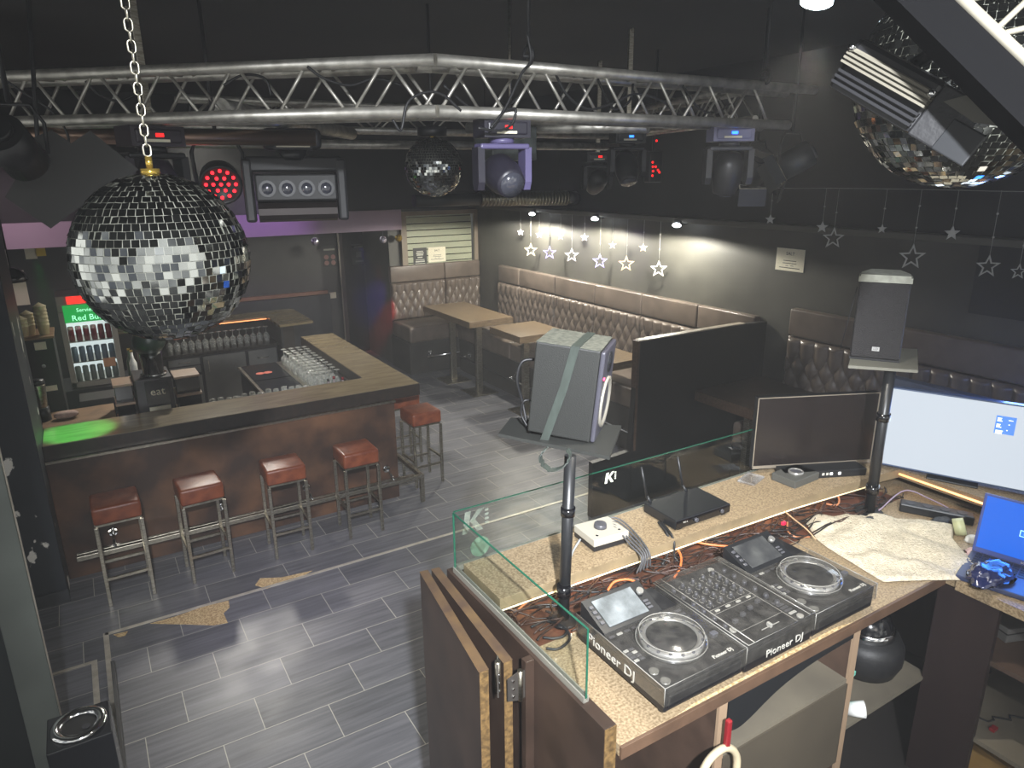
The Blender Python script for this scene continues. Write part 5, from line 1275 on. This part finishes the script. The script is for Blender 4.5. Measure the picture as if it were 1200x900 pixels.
# clutter right of towel
t = thing('power_adapter', 'long black power strip with cables along the riser behind the towel', 'power strip', (3.02, 1.42, DZ), R(-62))
MB().box(-.14, -.03, 0, .14, .03, .04, .006).build('case', blackp, t)
for i in range(4): MB().cyl((-.1+i*.065, 0, .04), (-.1+i*.065, 0, .042), .020, n=20).build('socket', greyfix, t)
tg = thing('tape_roll', 'roll of pale green tape lying by the power strip', 'tape', (2.945, 1.285, DZ+.03), (R(70), 0, R(30)))
MB().lathe([(.022, -.02), (.036, -.02), (.036, .02), (.022, .02), (.022, -.02)], 26).build('tape', mat('tape_green', '#b3b58c', 0.4), tg)
crumple('white_adapter', 'white plug adapter with coiled lead beside the laptop', 'adapter', (2.93, 1.225, DZ), (.035, .025, .022), whitem, 12, .1, 3)
crumple('black_pouch', 'black pouch between the towel and the laptop', 'pouch', (2.955, 1.36, DZ), (.06, .04, .035), blackm, 14, .25)
crumple('paper_scraps', 'pinkish paper scraps beside the laptop', 'paper', (2.83, 1.165, DZ), (.04, .03, .010), mat('paper_pink', '#c9a9a6', 0.8), 15, .5)
# ---- poles with loudspeakers
def pole_stand(lab, x, y, z0, z1, r_, plate, pang, pz=None, kind='', lean=(0, 0)):
    t = thing('speaker_pole', lab, 'speaker stand', (x, y, z0))
    MB().cyl((0, 0, .010), (*lean, z1-z0), r_, n=20).build('pole', blackp, t)
    MB().cyl((0, 0, 0), (0, 0, .012), r_*2.6, n=24).build('foot_flange', blackm, t)
    MB().cyl((0, 0, .10), (0, 0, .14), r_*1.25, n=20).build('collar', blackg, t); MB().cyl((lean[0]*.65, lean[1]*.65, (z1-z0)*.65), (lean[0]*.70, lean[1]*.70, (z1-z0)*.70), r_*1.25, n=20).build('collar', blackg, t)
    MB().prism([(p_[0]-x, p_[1]-y) for p_ in plate], z1-z0, z1-z0+.012).build('top_plate', mat('plate_grey', '#6c6b62', 0.4) if kind else mat('plate_dark', '#2f302e', 0.4), t)
    return t
plate1 = [(1.138, 1.965), (1.262, 2.085), (1.544, 1.800), (1.330, 1.600)]
pole_stand('black pole with a dark plate carrying the strapped loudspeaker', 1.208, 1.667, DZ, 2.283, .019, plate1, 0, lean=(.040, .030))
plate2 = [(2.64, 1.675), (2.95, 1.86), (3.15, 1.68), (2.805, 1.48)]
pole_stand('black pole with a pale plate carrying the grey-topped loudspeaker', 2.798, 1.588, DZ, 2.368, .022, plate2, 0, kind='g')
# speaker 1 (fitted pose)
Ry = R(-48.883); Rp = R(5.349); Rr = R(-.443)
Rm = Matrix.Rotation(Ry, 4, 'Z') @ Matrix.Rotation(Rp, 4, 'Y') @ Matrix.Rotation(Rr, 4, 'X')
t = thing('studio_monitor', 'dark grey studio loudspeaker held by a green strap on the pole plate', 'loudspeaker', (1.201, 1.879, 2.306)); t.rotation_euler = Rm.to_euler()
L_, Wd, Hs = .225, .218, .312
t.location.z = 2.318
cab = mat('speaker_vinyl', '#1a1b19', 0.55, bump=0.15, scale=260)
MB().box(0, 0, 0, L_-.012, Wd, Hs, .005).build('cabinet', cab, t)
MB().box(.001, .001, Hs, L_-.012, Wd-.001, Hs+.0015).build('dusty_top', mat('dusty_top', '#5c5e55', 0.9, col2='#3f413b', scale=60, detail=8), t)
fp = MB().box(L_-.012, .002, .002, L_+.004, Wd-.002, Hs-.002, .006).build('front_baffle', mat('baffle', '#3c3b44', 0.4), t)
Mf = Matrix.Translation((L_+.004, Wd/2, .115)) @ Matrix.Rotation(PI/2, 4, 'Y')
MB().lathe([(.088, 0), (.088, .006), (.078, .007), (.070, .001), (.03, -.014), (.0, -.004)], 34, Mf).build('woofer', mat('cone', '#827e74', 0.5), t)
Mf2 = Matrix.Translation((L_+.004, Wd/2, .255)) @ Matrix.Rotation(PI/2, 4, 'Y')
MB().lathe([(.036, 0), (.034, .004), (.016, -.004), (.012, .004), (0, .006)], 26, Mf2).build('tweeter', blackp, t)
MB().cyl((L_+.004, .03, .215), (L_+.007, .03, .215), .006, n=10).build('power_light', mat('led_pink', '#ff5070', .4, emit='#ff3058', estr=2), t)
st_ = mat('strap_green', '#2f3732', 0.7, col2='#282f2a', scale=60, stretch=(1, 1, .3))
s_ = thing('lashing_strap', 'grey-green lashing strap running over the studio loudspeaker', 'strap', t.location); s_.rotation_euler = t.rotation_euler
x0, x1 = .085, .118
s2 = MB(); lean = .055
def sband(p_, q_):
    # p,q centre points; ribbon 32 mm wide along local x
    vv = [s2.bm.verts.new(v) for v in ((p_[0]-.014, p_[1], p_[2]), (p_[0]+.014, p_[1], p_[2]), (q_[0]+.014, q_[1], q_[2]), (q_[0]-.014, q_[1], q_[2]))]
    s2.bm.faces.new(vv)
path = [(.060, -.004, -.03), (.108, -.004, Hs*.55), (.132, -.004, Hs+.004), (.135, Wd*.5, Hs+.005), (.138, Wd+.003, Hs+.004), (.10, Wd+.003, -.01)]
for a_, b_ in zip(path, path[1:]): sband(a_, b_)
sm_ = s2.build('webbing', st_, s_); md = sm_.modifiers.new('thick', 'SOLIDIFY'); md.thickness = .003; md.offset = 0
lp = MB()
bpy.context.view_layer.update()
si = (Matrix.Translation(s_.location) @ s_.rotation_euler.to_matrix().to_4x4()).inverted()
pts = [si @ ony(x_, y_, 1.60) for x_, y_ in ((641, 524), (634, 533), (637, 545), (648, 551), (662, 546), (668, 534), (664, 527))]
pts = curve_pts(pts, 5)
for a_, b_ in zip(pts, pts[1:]):
    vv = [lp.bm.verts.new(v) for v in ((a_.x, a_.y-.014, a_.z), (a_.x, a_.y+.014, a_.z), (b_.x, b_.y+.014, b_.z), (b_.x, b_.y-.014, b_.z))]; lp.bm.faces.new(vv)
lo = lp.build('hanging_loop', st_, s_); md = lo.modifiers.new('thick', 'SOLIDIFY'); md.thickness = .003
P_ = [ony(630, 421, 1.95), ony(612, 424, 1.97), ony(606, 445, 1.98), ony(612, 470, 1.98), ony(617, 495, 1.96)]
tag(MB().tube(curve_pts(P_), .0055, 8).build('speaker_cable', rubber), 'black cable arching out of the back of the strapped loudspeaker', 'cable')
P_ = [ony(627, 470, 1.93), ony(614, 470, 1.94), ony(611, 485, 1.95), ony(618, 500, 1.93)]
tag(MB().tube(curve_pts(P_), .004, 8).build('speaker_cable', rubber), 'shorter lower black cable at the back of the strapped loudspeaker', 'cable')
# speaker 2
t = thing('stage_loudspeaker', 'black loudspeaker with mesh front and pale grey top on the right pole', 'loudspeaker', (2.80, 1.665, 2.381), math.atan2(-.17, .105)+0)
f2 = [(-.095, -.005), (.095, -.005), (.095, .06), (.06, .18), (-.06, .18), (-.095, .06)]
MB().prism(f2, 0, .335).build('cabinet', blackm, t)
gm = mat('grille_mesh', '#2c2a2c', 0.5, 0.2, col2='#1b1a1c', scale=340, bump=.6)
MB().box(-.093, -.020, .012, .093, -.006, .328, .006, seg=3).build('grille', gm, t)
top = [(-.098, -.022), (.098, -.022), (.098, .06), (.06, .19), (-.06, .19), (-.098, .06)]
MB().prism(top, .330, .352).prism([(a_*.93, b_*.95) for a_, b_ in top], .352, .360).build('top_cap', mat('cap_grey', '#a3a498', 0.8, col2='#8d8e83', scale=40), t)
lg = MB().box(-.014, -.0225, .045, .014, -.020, .062).build('badge', mat('badge_silver', '#b9b9b9', .3, .5), t)
text('badge_lettering', 'LD', .014, inkm, lg, frame((0, -.0228, .0535), (1, 0, 0), (0, 0, 1)))
MB().tube([(-.10, .05, .30), (-.135, .06, .02)], .0025, 6).build('strap_cord', rubber, t)

# ---- cables
rb = random.Random(11)
cb_ = MB(); i = 0
while i < 150:
    x = rb.uniform(1.1, 2.95); y = rb.uniform(1.62, 1.93); pts = []; an = rb.uniform(0, 6.28)
    for k in range(rb.randint(4, 8)):
        pts.append((min(3.05, max(1.06, x)), min(1.96, max(1.585, y)), DZ+.004+rb.random()*.030))
        an += rb.uniform(-.9, .9); x += .075*math.cos(an)*1.6; y += .05*math.sin(an)
    cb_.tube(curve_pts(pts, 5), rb.uniform(.0022, .0038), 5); i += 1
tag(cb_.build('cable_tangle', mat('tangle_brown', '#3a241c', 0.45, col2='#1c1614', scale=7, contrast=(.45, .55))), 'dense tangle of dark cables lying under the riser shelf', 'cables', kind='stuff')
orange = mat('cable_orange', '#c26a38', 0.45); copper = mat('cable_copper', '#a36a48', 0.4)
tanw = mat('cable_tan', '#b89a78', 0.5)
def cable(lab, pts, r_=.004, mm=rubber, z=None, name='loose_cable'):
    Pp = [onz(x, y, zz) for x, y, zz in pts]
    return tag(MB().tube(curve_pts(Pp), r_, 8).build(name, mm), lab, 'cable')
cable('orange cable curving down behind the mixer', [(792, 640, 1.745), (798, 652, 1.735), (797, 665, 1.725), (790, 677, 1.712)], .0045, orange)
cable('orange cable lying straight behind the mixer', [(803, 632, 1.74), (830, 638, 1.735), (862, 641, 1.73)], .0045, orange)
cable('orange loop behind the left player', [(712, 692, 1.72), (720, 682, 1.74), (735, 679, 1.745), (748, 683, 1.73)], .0045, orange)
cable('copper coloured loop left of the dark pole foot', [(952, 586, 1.72), (966, 577, 1.745), (982, 582, 1.74), (980, 592, 1.72), (958, 588, 1.715)], .0045, copper)
cable('thin tan cable hanging from the shelf edge over the towel corner', [(916, 596, 1.75), (930, 608, 1.745), (945, 620, 1.74), (956, 632, 1.725)], .003, tanw)
cable('tan loop beside the right player', [(923, 612, 1.73), (923, 622, 1.72), (932, 629, 1.71), (950, 629, 1.706)], .0035, copper)
cable('black cable coil on the desk left of the player', [(640, 716, 1.706), (655, 722, 1.708), (664, 732, 1.708), (662, 744, 1.708), (650, 748, 1.706), (636, 747, 1.706)], .0045)
cable('second black cable coil on the desk beside the pole foot', [(622, 735, 1.706), (640, 728, 1.71), (660, 735, 1.71), (668, 748, 1.71), (655, 760, 1.706), (640, 760, 1.706)], .0045)
cable('brown cable crossing under the glass guard corner', [(600, 722, 1.706), (615, 708, 1.715), (640, 690, 1.73), (655, 685, 1.735)], .004, copper)
cable('long black cable crossing the desk from the pole', [(598, 715, 1.706), (630, 712, 1.712), (664, 708, 1.712), (700, 690, 1.712)], .0038)
cable('black cable running behind the screen of the left player', [(664, 690, 1.71), (690, 694, 1.712), (720, 690, 1.712), (748, 676, 1.712)], .004)
cable('bundle cable draped over the shelf edge near the receiver', [(772, 612, 1.80), (780, 622, 1.80), (784, 634, 1.775), (782, 650, 1.73), (776, 662, 1.71)], .006)
cable('second cable draped over the shelf edge near the receiver', [(775, 612, 1.80), (785, 624, 1.80), (790, 636, 1.775), (790, 650, 1.73), (794, 658, 1.71)], .005)
for i in range(5):
    cable(('topmost', 'second', 'third', 'fourth', 'lowest')[i]+' grey cable arching from the white control box over the shelf edge', [(700+i*3, 611+i*1.5, 1.83), (722, 607+i*3, 1.84), (742-i, 622+i*4, 1.815), (760-i*2, 646+i*2, 1.79), (762-i*4, 664+i*2, 1.73)], .0036, mat('cable_grey', '#4a4a4c', .5))
cable('light grey cable from the control box to the pole', [(680, 632, 1.82), (672, 645, 1.80), (668, 655, 1.80), (662, 662, 1.795)], .004, mat('cable_palegrey', '#8b8f92', .5))
cable('white lead curling on the right desk', [(1030, 598, 1.73), (1060, 575, 1.76), (1090, 585, 1.74), (1118, 600, 1.73), (1128, 615, 1.71)], .003, mat('cable_mauve', '#8a7a8c', .5))
for (x, y, z, lab) in ((676, 683, 1.735, 'tiny red connector near the pole'), (918, 615, 1.72, 'red glowing plug below the shelf edge')):
    P = onz(x, y, z); tag(MB().box(-.010, -.006, 0, .010, .006, .014, .002).build('red_plug', mat('plug_red', '#e02040', .4, emit='#ff2040', estr=.5), loc=P), lab, 'plug')
P = onz(972, 573, 1.712); tag(MB().box(-.05, -.025, 0, .05, .025, .045, .004).build('yellow_box', mat('box_yellow', '#c28a2a', .5), loc=P, rot=(0, 0, -.2)), 'small yellow-orange box under the end of the riser shelf', 'box')

# ---- under the desk
t = thing('headphones', 'white and red headphones hanging under the left end of the desk', 'headphones', (1.36, 1.118, 1.46))
hb = curve_pts([(-.045, 0, -.10), (-.05, 0, 0), (-.015, 0, .055), (.05, 0, .06), (.10, 0, 0), (.105, 0, -.12)], 6)
MB().tube(hb, .012, 8).build('headband', mat('head_white', '#b9ab8e', .4), t)
for x, mm in ((-.045, redm), (.10, redm)): MB().cyl((x, -.02, -.12), (x, .02, -.12), .035, n=24).build('ear_cup', mm, t)
MB().cyl((-.045, -.035, -.14), (-.045, -.02, -.14), .040, n=26).build('ear_cushion', mat('cush_white', '#b8b5ac', .5), t)
MB().box(.04, -.008, .055, .058, .008, .16, .004).build('red_hook', redm, t)
cv_ = curve_pts([(1.445, 1.155, .13), (1.52, 1.155, .135), (1.68, 1.155, .075), (1.85, 1.155, .045), (2.05, 1.155, .035)], 7)
bt = MB()
for a_, b_ in zip(cv_, cv_[1:]):
    wv = []
    for p_ in (a_, b_): wv += [(p_.x, 1.152, 1.66-p_.z), (p_.x, 1.26, 1.66-p_.z), (p_.x, 1.26, 1.66), (p_.x, 1.152, 1.66)]
    vv = [bt.bm.verts.new(p_) for p_ in wv]
    for i_ in range(4): bt.bm.faces.new((vv[i_], vv[(i_+1) % 4], vv[4+(i_+1) % 4], vv[4+i_]))
    if a_ is cv_[0]: bt.bm.faces.new(vv[:4])
    if b_ is cv_[-1]: bt.bm.faces.new(vv[4:])
tag(bt.build('keyboard_tray', blackp), 'curved black plastic tray slung beneath the desk front', 'tray')
tag(MB().box(0, 0, 0, .03, .02, .018, .002).build('magnet_catch', blackp, loc=(1.985, 1.36, 1.456)), 'small black catch on the grey shelf under the desk', 'catch')
t = thing('spare_effect_lamp', 'black effect lamp with a chrome ring stored on the shelf under the desk', 'stage light', (2.46, 1.33, 1.235), (0, 0, R(10)))
MB().lathe([(0, 0), (.12, 0), (.14, .05), (.14, .11), (.12, .15), (0, .16)], 30).build('body', blackm, t)
MB().lathe([(.088, .148), (.098, .150), (.098, .185), (.088, .188)], 30).build('chrome_ring', chrome, t); MB().lathe([(.092, .15), (.092, .19), (.07, .24), (0, .26)], 26).build('dome', blackg, t)
t = thing('green_bottle', 'turquoise spray bottle next to the brown divider under the desk', 'bottle', (2.155, 1.22, 1.2355))
MB().box(-.025, -.02, 0, .025, .02, .12, .006).box(-.018, -.015, .12, .018, .015, .16, .004).build('bottle_body', mat('turquoise', '#3f8a7c', .35), t)
MB().box(-.015, -.03, .16, .015, .015, .18, .003).build('spray_head', mat('turq_pale', '#5fa896', .4), t)
t = thing('white_cup', 'white cup lying on the shelf under the desk', 'cup', (2.145, 1.19, 1.262), (R(70), 0, R(30)))
MB().lathe([(0, 0), (.024, 0), (.030, .06), (.028, .06), (.022, .004), (0, .004)], 24).build('cup_body', whitem, t)
t = thing('grey_case', 'grey box on the upper shelf of the right desk', 'box', (2.85, 1.00, 1.438), R(-20))
MB().box(-.08, -.06, 0, .08, .06, .06, .004).build('case', mat('case_grey', '#5b5a58', .5), t); MB().box(-.081, -.061, .035, .081, .061, .040).build('lid_line', blackp, t)
tag(MB().box(-.13, -.12, 0, .10, .10, .16, .003).build('cardboard_box', mat('cardboard', '#b08a4c', .8, col2='#a07c42', scale=8), loc=(2.86, .90, .80), rot=(0, 0, -.1)), 'brown cardboard box on the floor under the right desk', 'box')
tag(MB().tube([(2.63+.02*k, 1.02-.01*k+.015*math.sin(k*2), 1.103+.004*math.cos(k*3)) for k in range(14)], .004, 6).build('loose_cable', rubber), 'short black cable on the middle shelf of the right desk', 'cable')
tag(MB().box(-.015, -.01, 0, .015, .01, .014, .002).build('red_clip', redm, loc=(2.70, .93, 1.0985)), 'small red clip on the middle shelf of the right desk', 'clip')
tag(MB().box(-.012, -.012, 0, .012, .012, .03, .002).build('white_plug', whitem, loc=(2.64, 1.07, 1.0985)), 'small white plug on the middle shelf of the right desk', 'plug')

# ---- bin at the lower left
t = thing('ash_bin', 'black square ash bin with a round chrome rimmed top at the lower left', 'bin', (-.345, 3.50, 0))
MB().box(-.135, -.13, 0, .135, .13, .60, .006).build('body', mat('bin_black', '#15171c', .25), t)
MB().lathe([(.075, .600), (.120, .600), (.122, .612), (.110, .622), (.080, .618), (.075, .600)], 36).build('chrome_rim', chrome, t)
MB().cyl((0, 0, .600), (0, 0, .606), .075, n=30).build('inset', blackp, t)
MB().cyl((.03, -.03, .606), (.03, -.03, .610), .018, n=18).build('round_button', greyfix, t)

# ------------------------------------------------------------------ thin haze filling the club
hz_ = MB().box(-4.6, -3.2, -0.25, 6.6, 13.0, 4.6).build('haze', [])
M = bpy.data.materials.new('haze'); M.use_nodes = True
for n in list(M.node_tree.nodes):
    if n.type != 'OUTPUT_MATERIAL': M.node_tree.nodes.remove(n)
v = M.node_tree.nodes.new('ShaderNodeVolumeScatter'); v.inputs['Density'].default_value = 0.0075; v.inputs['Anisotropy'].default_value = 0.3
M.node_tree.links.new(v.outputs[0], [n for n in M.node_tree.nodes if n.type == 'OUTPUT_MATERIAL'][0].inputs['Volume'])
hz_.data.materials.append(M)
tag(hz_, 'thin pale haze hanging in the air of the whole room', 'haze', kind='stuff')
